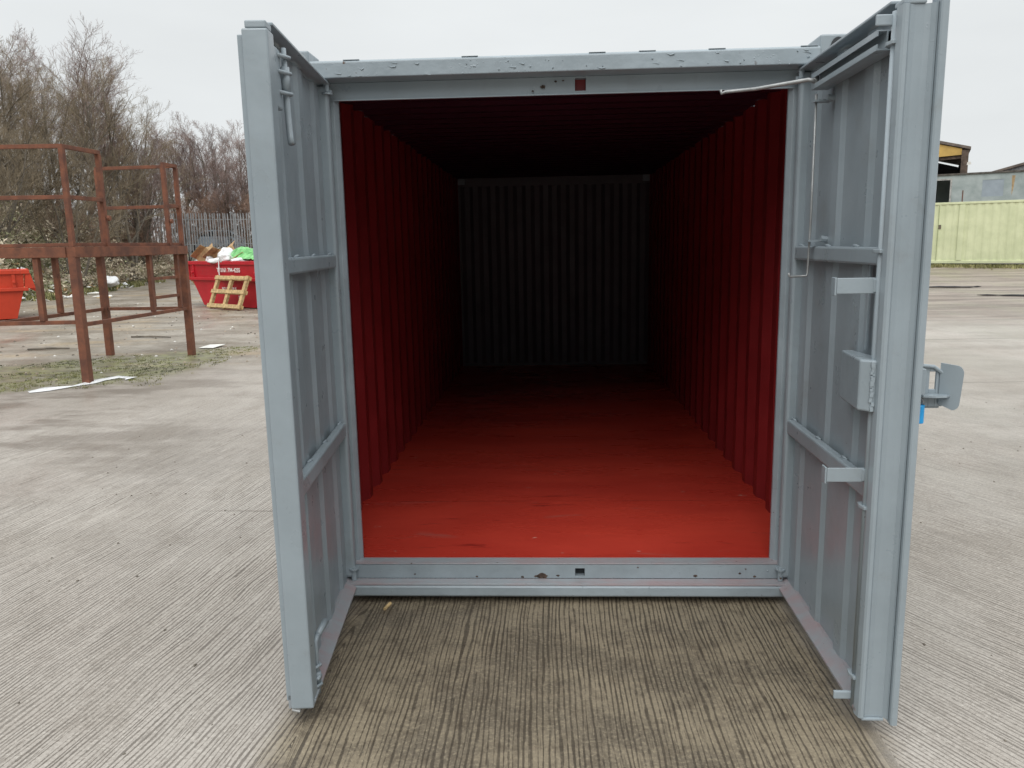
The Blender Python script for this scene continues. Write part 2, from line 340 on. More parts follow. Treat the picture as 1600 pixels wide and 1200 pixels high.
    band = m.math('MULTIPLY', band, m.ramp(x, -4.9, -5.6, 0, 1)); band = m.math('MULTIPLY', band, m.ramp(m.noise(2.2, 7, .7), .33, .52))
    c = m.mix(m.math('MULTIPLY', band, .72), c, m.mix(m.ramp(m.noise(5, 5), .4, .6), (0.11, 0.105, 0.045), (0.21, 0.22, 0.075)))
    # soil on the bank
    c = m.mix(m.ramp(z, .10, .35) if False else m.math('MULTIPLY', m.ramp(z, .06, .30), m.ramp(x, -10, -14, 0, 1)), c, m.mix(m.ramp(m.noise(1.5, 6), .4, .6), (0.16, 0.13, 0.085), (0.22, 0.20, 0.10)))
    # specks of grit
    spk = m.ramp(m.noise(16, 2, .5), .775, .79); c = m.mix(m.math('MULTIPLY', spk, .8), c, (.06, .055, .05))
    rr = m.ramp(m.noise(.7, 6, .65, stretch=(1, .5, 1)), .38, .62, .30, .60); rr = m.math('ADD', rr, m.math('MULTIPLY', m.math('SUBTRACT', brk, .5), .25)); rr = m.math('MAXIMUM', rr, m.math('MULTIPLY', brown_front, .46))
    hgt = m.math('ADD', m.math('MULTIPLY', groove, -1.), m.math('ADD', m.math('MULTIPLY', sp, .45), m.math('MULTIPLY', js, -1.5)))
    return m.fin(c, rr, m.bump(hgt, .55, .006))
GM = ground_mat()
def make_ground():
    def axis(a, b, c0, d0, d1):       # dense between c0.. near, coarse far
        vals = []; t = a
        while t < b:
            vals.append(t); t += d0 if -30 < t < 62 else d1
        vals.append(b); return vals
    xs = axis(-260, 260, 0, 1.0, 12); ys = axis(-60, 320, 0, 1.0, 12)
    mb = MB(); nx = len(xs)
    for y in ys:
        for x in xs: mb.v.append((x, y, H(x, y)))
    for j in range(len(ys)-1):
        for i in range(nx-1):
            k = j*nx+i; mb.f.append((k, k+1, k+nx+1, k+nx)); mb.m.append(0)
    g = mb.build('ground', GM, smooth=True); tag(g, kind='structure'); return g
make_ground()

# ================================================================ SHIPPING CONTAINER
cont = thing('shipping_container', 'open grey shipping container with red painted interior and both doors swung out', 'shipping container')
def trap(a0, a1, pitch, b_in, b_out, flat=.26, slope=.24):
    """corrugation profile: list of (a, b) from a0 to a1"""
    pr = []; a = a0
    while a < a1-1e-6:
        for f, b in ((0, b_in), (flat, b_in), (flat+slope, b_out), (2*flat+slope, b_out)):
            t = a+f*pitch
            if t < a1: pr.append((t, b))
        a += pitch
    pr.append((a1, b_in)); return pr
def solid_corr(mb, prof, z0, z1, T, th):
    """sheet with thickness: profile offset"""
    mb.sheet(prof, z0, z1, T)
FZ = .16; CZ = 2.47; RY = 6.36
for s in (-1, 1):
    mb = MB(); pr = trap(.18, RY-.002, .278, 1.168, 1.203)
    mb.sheet(pr, FZ-.03, CZ+.01, lambda z, y, x: (s*x, y, z)); o = mb.build('side_wall', [WALLRED], cont); o['label'] = 'corrugated side wall, red inside'
    # outer grey skin 2 mm outside
    mb = MB(); mb.sheet([(a, b+.004) for a, b in pr], FZ-.03, CZ+.01, lambda z, y, x: (s*x, y, z)); mb.build('outer_skin', [GREY], o)
    mb = MB(); mb.box(s*1.165, s*1.222, .16, RY-.1, .03, FZ-.032); mb.box(s*1.209, s*1.226, .16, RY-.1, CZ-.04, CZ+.045); mb.build('side_rail', [GREY], cont, bevel=.004)
mb = MB(); mb.box(-1.20, 1.20, .055, RY, .10, FZ); mb.build('floor', [FLOORRED], cont)
# roof: transverse corrugation (ridges run across)
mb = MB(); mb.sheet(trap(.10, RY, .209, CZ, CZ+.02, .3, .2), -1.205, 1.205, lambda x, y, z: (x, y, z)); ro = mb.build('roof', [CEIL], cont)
mb = MB(); mb.sheet(trap(.10, RY, .209, CZ+.004, CZ+.024, .3, .2), -1.19, 1.19, lambda x, y, z: (x, y, z)); mb.build('roof_skin', [GREY], ro)
# rear wall
mb = MB(); mb.sheet(trap(-1.2005, 1.2005, .2155, RY-.045, RY, .28, .22), FZ+.028, CZ-.09, lambda z, x, y: (x, y, z)); mb.build('rear_wall', [REARP], cont)
mb = MB(); mb.sheet(trap(-1.2005, 1.2005, .2155, RY-.041, RY+.004, .28, .22), FZ+.028, CZ-.09, lambda z, x, y: (x, y, z)); mb.build('rear_outer_skin', [GREY], cont)
mb = MB(); mb.box(-1.2, 1.2, RY-.05, RY+.04, CZ-.09, CZ+.03); mb.build('rear_header', [REARP], cont)
mb = MB()
gaps = []; xa = -1.2
for a, b in gaps: mb.box(xa, a, RY-.012, RY+.004, FZ-.06, FZ+.03); xa = b
mb.box(xa, 1.2, RY-.012, RY+.004, FZ-.06, FZ+.03); mb.box(-1.166, 1.166, RY-.062, RY-.046, FZ-.02, FZ+.032); mb.build('rear_rail', [REARP], cont)
for s in (-1, 1):
    mb = MB(); mb.box(s*1.1655, s*1.222, RY-.04, RY+.10, .1, CZ+.0); mb.build('rear_post', [WALLRED], cont)
# front frame
for s in (-1, 1):
    mb = MB(); mb.box(s*1.058, s*1.222, .02, .18, .11, 2.40); mb.build('corner_post', [GREY], cont, bevel=.006)
    mb = MB(); mb.prism([(.985, .042), (1.000, .020), (1.050, .020), (1.057, .045), (1.057, .06), (.985, .06)], FZ+.004, 2.323, lambda z, x, y: (s*x, y, z)); mb.build('door_jamb', [GREYD], cont, bevel=.003)
    mb = MB(); mb.box(s*1.035, s*1.17, .061, .18, FZ, 2.36); mb.build('inner_post', [WALLRED], cont)
def casting(x0, x1, y0, y1, z0, z1, s, front):
    mb = MB(); mb.box(x0, x1, y0, y1, z0, z1); o = mb.build('corner_casting', [GREY], cont, bevel=.008)
    mb = MB(); xc = (x0+x1)/2; zc = (z0+z1)/2; yy = y0-.003 if front else y1+.003
    pts = [(xc+.032*cos(t)*(1), zc+.045*sin(t)) for t in [2*pi*k/20 for k in range(20)]]
    mb.add([(a, yy, b) for a, b in pts], [tuple(range(20))]); mb.build('casting_hole', [HOLEDARK], o)
    mb = MB(); xs_ = x1+.003 if s > 0 else x0-.003; yc = (y0+y1)/2
    mb.add([(xs_, yc+.04*cos(2*pi*k/20), zc+.032*sin(2*pi*k/20)) for k in range(20)], [tuple(range(20))]); mb.build('casting_hole', [HOLEDARK], o)
for s in (-1, 1):
    for (y0, y1, fr) in ((-.045, .13, True), (RY-.06, RY+.11, False)):
        a, b = sorted((s*1.082, s*1.226))
        casting(a, b, y0, y1, 2.402, 2.518, s, fr); casting(a, b, y0 if fr else y0, y1, .022, .108, s, fr)
# header: upper box beam with a cove and a lower plate below it
mb = MB(); mb.prism([(-.062, 2.398), (-.062, 2.462), (-.052, 2.470), (.09, 2.470), (.09, 2.396), (.018, 2.392)], -1.08, 1.08, lambda x, y, z: (x, y, z)); mb.build('header_beam', [GREYD], cont, bevel=.004)
mb = MB(); hx0, hx1, hz0, hz1 = .063, .111, 2.333, 2.385; sl_ = lambda z: .028-(z-2.322)*.12
def plate(x0, x1, z0, z1): mb.prism([(sl_(z0), z0), (sl_(z1), z1), (.06, z1), (.06, z0)], x0, x1, lambda x, y, z: (x, y, z))
plate(-1.058, hx0, 2.322, 2.391); plate(hx1, 1.058, 2.322, 2.391); plate(hx0, hx1, 2.322, hz0); plate(hx0, hx1, hz1, 2.391)
mb.prism([(.028, 2.322), (.016, 2.317), (.016, 2.322)], -1.05, 1.05, lambda x, y, z: (x, y, z))
hp = mb.build('header_plate', [GREY], cont)
mb = MB(); mb.box(hx0-.01, hx1+.01, .062, .07, hz0-.01, hz1+.01); mb.build('keeper_pocket', [WALLRED], hp)
mb = MB(); mb.box(-1.06, 1.06, .0712, .11, 2.33, 2.46); mb.build('header_inner', [WALLRED], cont)
random.seed(21)
for _ in range(40):
    x = random.uniform(-1.05, 1.05); z = random.uniform(2.402, 2.458); r = random.uniform(.0012, .004); l = random.choice((0, 0, .015, .03))
    mb = MB(); mb.tube([(x-l-r, -.0615, z), (x-l*.5, -.0625-r*.3, z-random.uniform(0, .008)), (x, -.0625-r*.4, z-.004), (x+r, -.0615, z)], [r*.3, r*.8, r, r*.3], 6); mb.build('paint_drip', [GREY], cont, smooth=True)
# little weld tabs on the header
for x in (-.93, -.42, .12, .33, .62, 1.0):
    mb = MB(); mb.box(x, x+.07, -.058, -.045, 2.4702, 2.4722); mb.build('weld_tab', [GREYD], cont)
# sill
mb = MB(); sx0, sx1, sz0, sz1 = .052, .098, .108, .150
def splate(x0, x1, z0, z1): mb.box(x0, x1, -.022, .02, z0, z1)
splate(-1.055, sx0, .1, .168); splate(sx1, 1.055, .1, .168); splate(sx0, sx1, .1, sz0); splate(sx0, sx1, sz1, .168)
sp_ = mb.build('sill_beam', [GREYD], cont)
mb = MB(); mb.box(sx0-.01, sx1+.01, .022, .03, sz0-.005, sz1+.01); mb.build('keeper_pocket', [HOLEDARK], sp_)
def blotch(x, z, r, y, par, seed):
    rnd = random.Random(seed); n = 16; mb = MB(); pts = [(x+cos(2*pi*k/n)*r*1.5*rnd.uniform(.5, 1.1), z+sin(2*pi*k/n)*r*rnd.uniform(.5, 1.1)) for k in range(n)]
    mb.add([(a, y, b) for a, b in pts]+[(a, y+.002, b) for a, b in pts], [tuple(range(n))]+[(i, i+n, (i+1) % n+n, (i+1) % n) for i in range(n)]); mb.build('rust_patch', [RUSTP], par)
RUSTP = simple('flaked_rust', (.075, .05, .038), .9, .5, 60, .5)
for i, (x, z, r) in enumerate(((-.105, .112, .018), (-.135, .110, .007), (-.03, .113, .006), (-.20, .106, .006), (-.72, .12, .004), (.62, .112, .008), (.83, .125, .005), (-.42, .108, .005), (.35, .155, .004), (.9, .11, .006))): blotch(x, z, r, -.0232, sp_, i)
for i, (x, z, r) in enumerate(((-.075, 2.352, .009), (-.02, 2.372, .005), (.012, 2.375, .004), (-.12, 2.335, .004))): blotch(x, z, r, .0165 if z < 2.36 else .0145, hp, 40+i)
mb = MB(); mb.box(-1.055, 1.055, -.022, .053, .1695, .174); mb.build('threshold_plate', [SILLP], cont, bevel=.002)
mb = MB(); mb.box(-1.045, 1.045, -.084, -.0225, .088, .0985); mb.build('sill_ledge', [SILLP], cont, bevel=.002)
mb = MB(); mb.prism([(-.086, .036), (-.092, .044), (-.092, .082), (-.086, .0875), (-.02, .0875), (-.02, .036)], -1.05, 1.05, lambda x, y, z: (x, y, z)); mb.build('sill_lip', [GREYD], cont)
# rust spots with flaked paint on sill
# ---- doors
def door_frame(side):
    if side == 'L': a = Vector((-1.002, -.022, 0)); b = Vector((-.914, -1.042, 0))
    else: a = Vector((1.001, -.022, 0)); b = Vector((.984, -1.076, 0))
    d = (b-a).normalized(); n = Vector((-d.y, d.x, 0))
    if (side == 'L' and n.x < 0) or (side == 'R' and n.x > 0): n = -n
    return lambda s, q, z: tuple(a+d*s+n*q+Vector((0, 0, z)))
LT, RT = door_frame('L'), door_frame('R')
PB, PT = .095, 2.375
def make_door(side):
    T = LT if side == 'L' else RT
    W = 1.03 if side == 'L' else 1.055
    S1 = W-.012 if side == 'L' else 1.035
    # pressed panel
    prof = [(.0, -.045)]
    for s0, s1 in ((.13, .355), (.43, .655), (.73, .925)):
        prof += [(s0, -.045), (s0+.026, -.058), (s1-.026, -.058), (s1, -.045)]
    prof += [(S1, -.045)]
    mb = MB(); mb.sheet(prof, PB+.01, PT-.01, lambda z, s, q: T(s, q, z), 1); mb.sheet([(a, b-.004) for a, b in prof], PB+.01, PT-.01, lambda z, s, q: T(s, q, z), 1)
    lab = 'left door, corrugated panel with two crossbars' if side == 'L' else 'right door with locking pipe, lock box and hold-open rail'
    dr = mb.build('door', [GREY], cont, bevel=0); dr['label'] = lab
    mb = MB(); mb.box(-.02, .960, -.082, 0, PT, PT+.010, T); mb.box(-.02, .955, -.088, -.0825, PT-.04, PT+.012, T); mb.build('top_rail', [GREY], dr, bevel=.003)
    mb = MB(); mb.prism([(-.092, PB-.04), (-.092, PB+.01), (-.044, PB+.010), (.004, PB-.012), (.004, PB-.02)], -.0, S1, lambda s, q, z: T(s, q, z)); mb.build('bottom_rail', [SILLP], dr)
    mb = MB(); mb.box(-.020, .032, -.075, -.004, PB+.02, PT-.005, T); mb.build('hinge_stile', [GREY], dr, bevel=.014)
    # cross bars
    for z0, z1, e in ((1.592, 1.650, .955), (.815, .880, .960)):
        mb = MB(); mb.box(.035, e if side == 'L' else .985, -.0435, -.008, z0, z1, T)
        o = mb.build('crossbar', [GREY], dr, bevel=.008)
        for k in (.05, .39, .69, .94):
            mb = MB(); mb.tube([T(k-.02, -.038, z1+.001), T(k-.006, -.03, z1+.004), T(k+.008, -.034, z1+.003), T(k+.02, -.04, z1)], [.003, .006, .005, .003], 6); mb.build('weld_bead', [GREYD], o, smooth=True)
    return dr, T
random.seed(3)
dl, T = make_door('L')
mb = MB(); mb.box(.955, 1.034, -.080, 0, .06, 2.350, T); stL = mb.build('free_stile', [GREY], dl, bevel=.006)
mb = MB(); mb.box(.962, 1.030, -.070, -.004, 2.3505, 2.374, T); mb.build('end_cap', [GREYD], dl, bevel=.005)
mb = MB(); mb.box(.985, 1.018, -.098, -.0805, .085, 2.335, T); mb.build('gasket_strip', [GREY], dl, bevel=.003)
# bottom notch hook
mb = MB(); mb.tube([T(1.01, -.078, .07), T(1.03, -.073, .055), T(1.03, -.05, .05)], .006); mb.build('hook', [STEEL], dl)
def bolt(T, s, z, up, dr):          # barrel bolt with a bent handle
    q = .006 if up else -.004; mb = MB()
    if up:
        mb.box(s+.014, s+.118, -.044, -.003, z-.17, z+.02, T); plate_o = mb.build('bolt_plate', [GREY], dr, bevel=.006)
        for dz in (0, -.05, -.115): mb = MB(); mb.tube([T(s+.05, q-.012, z+dz), T(s-.005, q+.016, z+dz), T(s-.02, q-.006, z+dz)], .007); mb.build('bolt_guide', [GREYD], dr, smooth=True)
        mb = MB(); mb.tube([T(s, q, z+.03), T(s, q, z-.12), T(s, q+.004, z-.25), T(s+.01, q+.01, z-.275)], [.008, .011, .011, .012], 10)
        mb.tube([T(s, q, z-.03), T(s, q, z-.11)], .015, 10); mb.build('bolt', [GREYD], dr, smooth=True)
    else:
        mb.box(s+.015, s+.045, -.04, -.014, z-.13, z+.06, T); mb.build('bolt_plate', [GREY], dr, bevel=.006)
        for dz in (0, -.075): mb = MB(); mb.tube([T(s+.045, q-.01, z+dz), T(s+.0, q+.014, z+dz-.004), T(s-.02, q, z+dz)], .006); mb.build('bolt_guide', [GREYD], dr, smooth=True)
        mb = MB(); mb.tube([T(s+.03, q+.005, z-.045), T(s-.002, q+.012, z-.045)], .007, 8); mb.build('bolt_knob', [GREYD], dr, smooth=True)
        mb = MB(); mb.tube([T(s, q, z-.115), T(s, q, z+.05), T(s, q, z+.088), T(s-.02, q+.006, z+.106)], .009, 10)
        mb.tube([T(s-.02, q+.006, z+.106), T(s-.10, q+.02, z+.118)], [.011, .013], 10)
        mb.tube([T(s, q, z-.03), T(s, q, z-.06)], .014, 10); mb.build('bolt', [GREYD], dr, smooth=True)
bolt(T, .860, 2.30, True, dl); bolt(T, .93, .175, False, dl)

dr_, T = make_door('R')
# free stile: channel with a concave face and outer overlap flange
pr = [(1.030, .004), (1.052, .000), (1.058, -.006), (1.058, -.016), (1.048, -.024), (1.044, -.040), (1.044, -.066), (1.048, -.082), (1.060, -.092), (1.078, -.097), (1.112, -.099), (1.116, -.108), (1.116, -.134), (1.106, -.138), (1.06, -.136), (1.036, -.120), (1.032, -.06), (1.032, -.01)]
mb = MB(); mb.prism([(a, b) for a, b in pr[:9]]+[(1.068, -.094), (1.06, -.0955), (1.02, -.0955), (1.02, .004)], .062, 2.352, lambda z, s, q: T(s, q, z)); mb.build('free_stile', [GREY], dr_, bevel=0)
mb = MB(); mb.prism([(1.02, -.096), (1.082, -.096), (1.086, -.100), (1.086, -.116), (1.082, -.119), (1.02, -.119)], .055, 2.375, lambda z, s, q: T(s, q, z)); mb.build('overlap_flange', [GREY], dr_)
mb = MB(); mb.box(.985, 1.05, -.07, -.002, 2.3525, 2.368, T); mb.build('end_cap', [GREYD], dr_, bevel=.004)
mb = MB(); mb.box(1.02, 1.055, -.085, -.012, .052, .0605, T); mb.build('end_cap', [GREYD], dr_, bevel=.002)
mb = MB(); mb.tube([T(1.000, -.006, .075), T(1.000, -.006, 2.345)], .0145, 14); lp = mb.build('locking_pipe', [GREY], dr_, smooth=False)
for p in lp.data.polygons: p.use_smooth = len(p.vertices) == 4
for z in (2.255, 1.638, .800, .190):
    mb = MB(); mb.prism([(.955, -.045), (1.025, -.045), (1.025, .012), (.99, .018), (.968, .014)], z-.006, z+.006, lambda zz, s, q: T(s, q, zz)); mb.build('pipe_bracket', [GREY], dr_, bevel=.002)
for z0, z1 in ((1.506, 1.556), (.884, .932)):
    mb = MB(); mb.box(.993, .999, .008, .128, z0, z1, T); mb.box(.962, .999, .1285, .1345, z0-.006, z1+.002, T); mb.box(.985, 1.003, .004, .016, z0+.004, z1-.004, T); mb.build('latch_arm', [GREY], dr_, bevel=.002)
mb = MB(); mb.box(.99, 1.002, .006, .055, 2.305, 2.338, T); mb.build('locking_cam', [GREYD], dr_, bevel=.004)
mb = MB(); mb.box(.99, 1.002, .006, .066, .098, .128, T); mb.build('locking_cam', [GREYD], dr_, bevel=.004)
# lock box welded over the pipe
mb = MB(); vs = [(.70, .0, 1.112), (1.0, .045, 1.128), (1.032, .018, 1.128), (1.032, -.04, 1.128), (.70, -.04, 1.112)]
vt = [(a, b, 1.295 if a > .9 else 1.285) for a, b, c in vs]; n = 5
mb.add([T(*p) for p in vs+vt], [tuple(range(n)), tuple(range(2*n-1, n-1, -1))]+[(i, i+n, (i+1) % n+n, (i+1) % n) for i in range(n)]); lb = mb.build('lock_box', [GREY], dr_, bevel=.006)
mb = MB()
for k in range(26):
    z = 1.135+k*.006; s = 1.0325; q = .014+random.uniform(-.004, .004); r = random.uniform(.003, .006); mb.box(s-.002, s+r, q-r, q+r, z-r, z+r, T)
mb.build('weld_bead', [GREYD], lb)
# vertical flat strip behind the lock box
mb = MB(); mb.box(.80, .822, -.0445, -.036, 1.30, 1.59, T); mb.build('stiffener', [GREY], dr_, bevel=.002)
# hold-open rail (two channels back to back) and stay rod
mb = MB(); Z0, Z1 = 2.252, 2.312
for q0, q1, opn in ((-.044, -.012, 0), (-.0118, .022, 1)):
    if not opn: mb.box(.27, .925, q0, q0+.004, Z0, Z1, T); mb.box(.27, .925, q0+.0042, q1, Z0, Z0+.004, T); mb.box(.27, .925, q0+.0042, q1, Z1-.004, Z1, T)
    else:
        mb.box(.27, .925, q0, q0+.004, Z0, Z1, T); mb.box(.27, .925, q0+.0042, q1, Z0, Z0+.004, T); mb.box(.27, .925, q0+.0042, q1, Z1-.004, Z1, T)
        mb.box(.27, .925, q1-.004, q1, Z0+.0042, Z0+.018, T); mb.box(.27, .925, q1-.004, q1, Z1-.018, Z1-.0042, T)
mb.build('hold_open_rail', [GREY], dr_)
e = Vector(T(.30, .012, 2.28))
mb = MB(); mb.tube([e, e+Vector((-.03, -.004, .006)), Vector((.80, -.13, 2.292)), Vector((.685, -.10, 2.289)), Vector((.668, -.10, 2.283)), Vector((.665, -.10, 2.298))], [.009, .0075, .0075, .007, .007, .006], 10); mb.tube([e+Vector((0, .0, -.014)), e+Vector((0, 0, .02))], .010, 10); mb.build('stay_rod', [STEEL], dr_, smooth=True)
mb = MB(); mb.tube([T(.305, .010, 2.232), T(.30, .008, 1.75), T(.295, .010, 1.545), T(.295, .014, 1.532), T(.295, .075, 1.530), T(.295, .082, 1.534), T(.295, .084, 1.545)], .0045, 8); mb.build('drop_rod', [STEEL], dr_, smooth=True)
for z in (2.205, 1.672):
    mb = MB(); mb.box(.285, .325, -.044, .022, z-.004, z+.004, T); mb.tube([T(.345, -.045, z+.004), T(.345, -.02, z+.008)], .012, 8); mb.build('rod_clip', [GREYD], dr_)
# exterior lock housing and handle plate
lh = None
mb = MB(); px = [(1.125, 1.120), (1.125, 1.265), (1.185, 1.262), (1.212, 1.240), (1.218, 1.225), (1.218, 1.120)]
hs_ = (1.182, 1.203, 1.188, 1.246)
def quadpl(x0, x1, z0, z1, y0=-.985, y1=-.975): mb.box(x0, x1, y0, y1, z0, z1)
quadpl(1.125, hs_[0], 1.130, 1.268); quadpl(hs_[1], 1.228, 1.130, 1.250); quadpl(hs_[0], hs_[1], 1.130, hs_[2]); quadpl(hs_[0], hs_[1], hs_[3], 1.262)
mb.box(1.125, 1.150, -1.03, -.9852, 1.178, 1.262); lh = mb.build('outer_lock_housing', [GREY], dr_, bevel=.002)
mb = MB(); mb.tube([(1.150, -.99, 1.268), (1.19, -.99, 1.264), (1.215, -.99, 1.246), (1.232, -.99, 1.238)], .006, 8); mb.build('weld_bead', [GREYD], lh)
mb = MB(); ring = []
for cx, cz, a0 in ((.060, 1.245, 0), (.0, 1.268, 90), (0, 1.128, 180), (.052, 1.150, 270)):
    if a0 in (0, 270):
        for k in range(6):
            t = rad(a0+18*k) if a0 == 0 else rad(270+18*k); ring.append((cx+.026*cos(t), cz+.026*sin(t)))
    else: ring.append((cx, cz))
# reorder: start lower-left, lower-right arc, upper-right arc, upper-left
arc_lo = ring[8:14] if len(ring) >= 14 else ring[8:]; arc_hi = ring[:6]
outl = [(0, 1.140)]+arc_lo+arc_hi+[(0, 1.276)]
def HP(q, a, z): return (1.212+a*.60+q*.5, -.99-a*.55+q*.8, z)
mb.prism(outl, 0, .006, lambda q, a, z: HP(q, a, z)); mb.build('handle_plate', [GREY], lh)
mb = MB(); vs = [(1.13, -.986), (1.15, -1.02), (1.185, -1.035), (1.22, -1.03), (1.245, -1.005), (1.24, -.986)]
mb.prism(vs, 1.168, 1.174, lambda z, x, y: (x, y, z)); mb.build('shelf', [GREYD], lh)
mb = MB(); mb.box(1.125, 1.225, -.974, -.962, 1.122, 1.150); mb.build('lock_base', [GREYD], lh, bevel=.003)
# hinge pins
for s, T, d in ((-1, LT, dl), (1, RT, dr_)):
    for z in (.10, 2.345):
        zz = z; mb = MB(); x = s*1.012; y = -.045
        mb.tube([(x, y, zz), (x, y, zz+(.068 if z < 1 else .03))], .012, 12); mb.tube([(x, y, zz+.052 if z < 1 else zz-.012), (x, y, zz+.06 if z < 1 else zz-.004)], .022, 12)
        mb.box(x-.02, x+.02, y+.012, y+.03, zz+.045 if z < 1 else zz-.01, zz+.058 if z < 1 else zz+.01)
        mb.build('hinge', [GREYD], d, smooth=False)
# outside corrugation side gaskets hidden; simple outside hinges
for s, T, d in ((-1, LT, dl), (1, RT, dr_)):
    for z in (.5, 1.2, 2.0):
        mb = MB(); mb.box(-.03, .10, -.104, -.09, z-.05, z+.05, T); mb.build('hinge', [GREY], d, bevel=.003)

# padlock hanging in the lock housing
pl = thing('padlock', 'blue padlock hanging below the lock housing outside the right container door', 'padlock', (1.150, -1.0, 1.09))
mb = MB(); mb.tube([(0, 0, -.012), (0, 0, .050)], .0145, 16); mb.build('body', [BLUE], pl, bevel=.003)
mb = MB(); mb.tube([(-.009, 0, .05)]+[(-.009*cos(t), 0, .062+.009*sin(t)) for t in [pi*k/8 for k in range(9)]]+[(.009, 0, .05)], .0035, 8); mb.build('shackle', [STEEL], pl, smooth=True)

# ================================================================ RUSTY PLATFORM
A = (-6.04, 6.20); C_ = (-5.87, 8.84); B = (-7.29, 8.95); D4 = (-7.46, 6.10)
pf = thing('steel_platform', 'rusty brown steel access platform with handrails, standing left of the container', 'platform', (A[0], A[1], 0))
def P(pt, z): return (pt[0]-A[0], pt[1]-A[1], z)
def lerp(a, b, t): return (a[0]+(b[0]-a[0])*t, a[1]+(b[1]-a[1])*t)
for p in (A, B, C_, D4):
    mb = MB(); mb.box(p[0]-A[0]-.05, p[0]-A[0]+.05, p[1]-A[1]-.05, p[1]-A[1]+.05, 0, 1.618); mb.build('leg', RUST, pf, bevel=.004)
def beam(a, b, z, wdt, h, name, ext=.05, parent=None):
    a = Vector(P(a, z)); b = Vector(P(b, z)); d = (b-a).normalized(); mb = MB(); mb.bar(a-d*ext, b+d*ext, wdt, h); return mb.build(name, RUST, parent or pf, bevel=.003)
beam(A, C_, 1.685, .128, .128, 'deck_beam'); beam(D4, B, 1.685, .128, .128, 'deck_beam'); beam(A, D4, 1.6855, .124, .126, 'deck_beam', -.066); beam(C_, B, 1.6855, .124, .126, 'deck_beam', -.066)
for k in range(1, 4): beam(lerp(A, C_, k/4), lerp(D4, B, k/4), 1.66, .05, .10, 'cross_joist', -.066)
beam(A, C_, .762, .05, .05, 'lower_brace', -.066); beam(D4, B, .762, .05, .05, 'lower_brace', -.066); beam(A, D4, .80, .05, .05, 'lower_brace', -.066); beam(C_, B, .762, .05, .05, 'lower_brace', -.066)
def post(p, z0, z1, wd, name='rail_post', par=None): mb = MB(); mb.box(p[0]-A[0]-wd/2, p[0]-A[0]+wd/2, p[1]-A[1]-wd/2, p[1]-A[1]+wd/2, z0, z1); return mb.build(name, RUST, par or pf, bevel=.003)
A2 = lerp(A, C_, .27); D2 = lerp(A, C_, .865)
pA = lerp(A, C_, .0)
B2 = lerp(C_, B, .93)
for p in (pA, A2, D2, C_, B2, D4): post(p, 1.75, 2.945, .06)
beam(A, C_, 1.775, .02, .045, 'kick_plate', .03); beam(A, D4, 1.775, .02, .045, 'kick_plate', -.03); beam(C_, B, 1.775, .02, .045, 'kick_plate', -.03)
def rail(a, b, z): beam(a, b, z, .05, .05, 'handrail', .02)
for z in (2.97, 2.36):
    rail(A, D4, z); rail(A, A2, z); rail(D2, C_, z); rail(C_, B2, z)
post(lerp(A, D4, .33), .825, 1.62, .07, 'strut'); post(lerp(D4, B, .62), .79, 1.62, .07, 'strut'); post(lerp(C_, B, .40), .79, 1.62, .06, 'strut')
L0 = lerp(A, C_, .63); L1 = lerp(A, C_, .92)
ld = post(L0, .79, 1.62, .06, 'ladder'); post(L1, .79, 1.62, .06, 'ladder_rail', ld)
for z in (1.27, .99): beam(L0, L1, z, .04, .045, 'rung', -.031, ld)
for p in (A2, D2):
    mb = MB(); v = P((p[0]+.05, p[1]), 2.12); mb.tube([(v[0], v[1], v[2]), (v[0]+.03, v[1], v[2])], .035, 8); mb.build('gate_eye', RUST, pf)

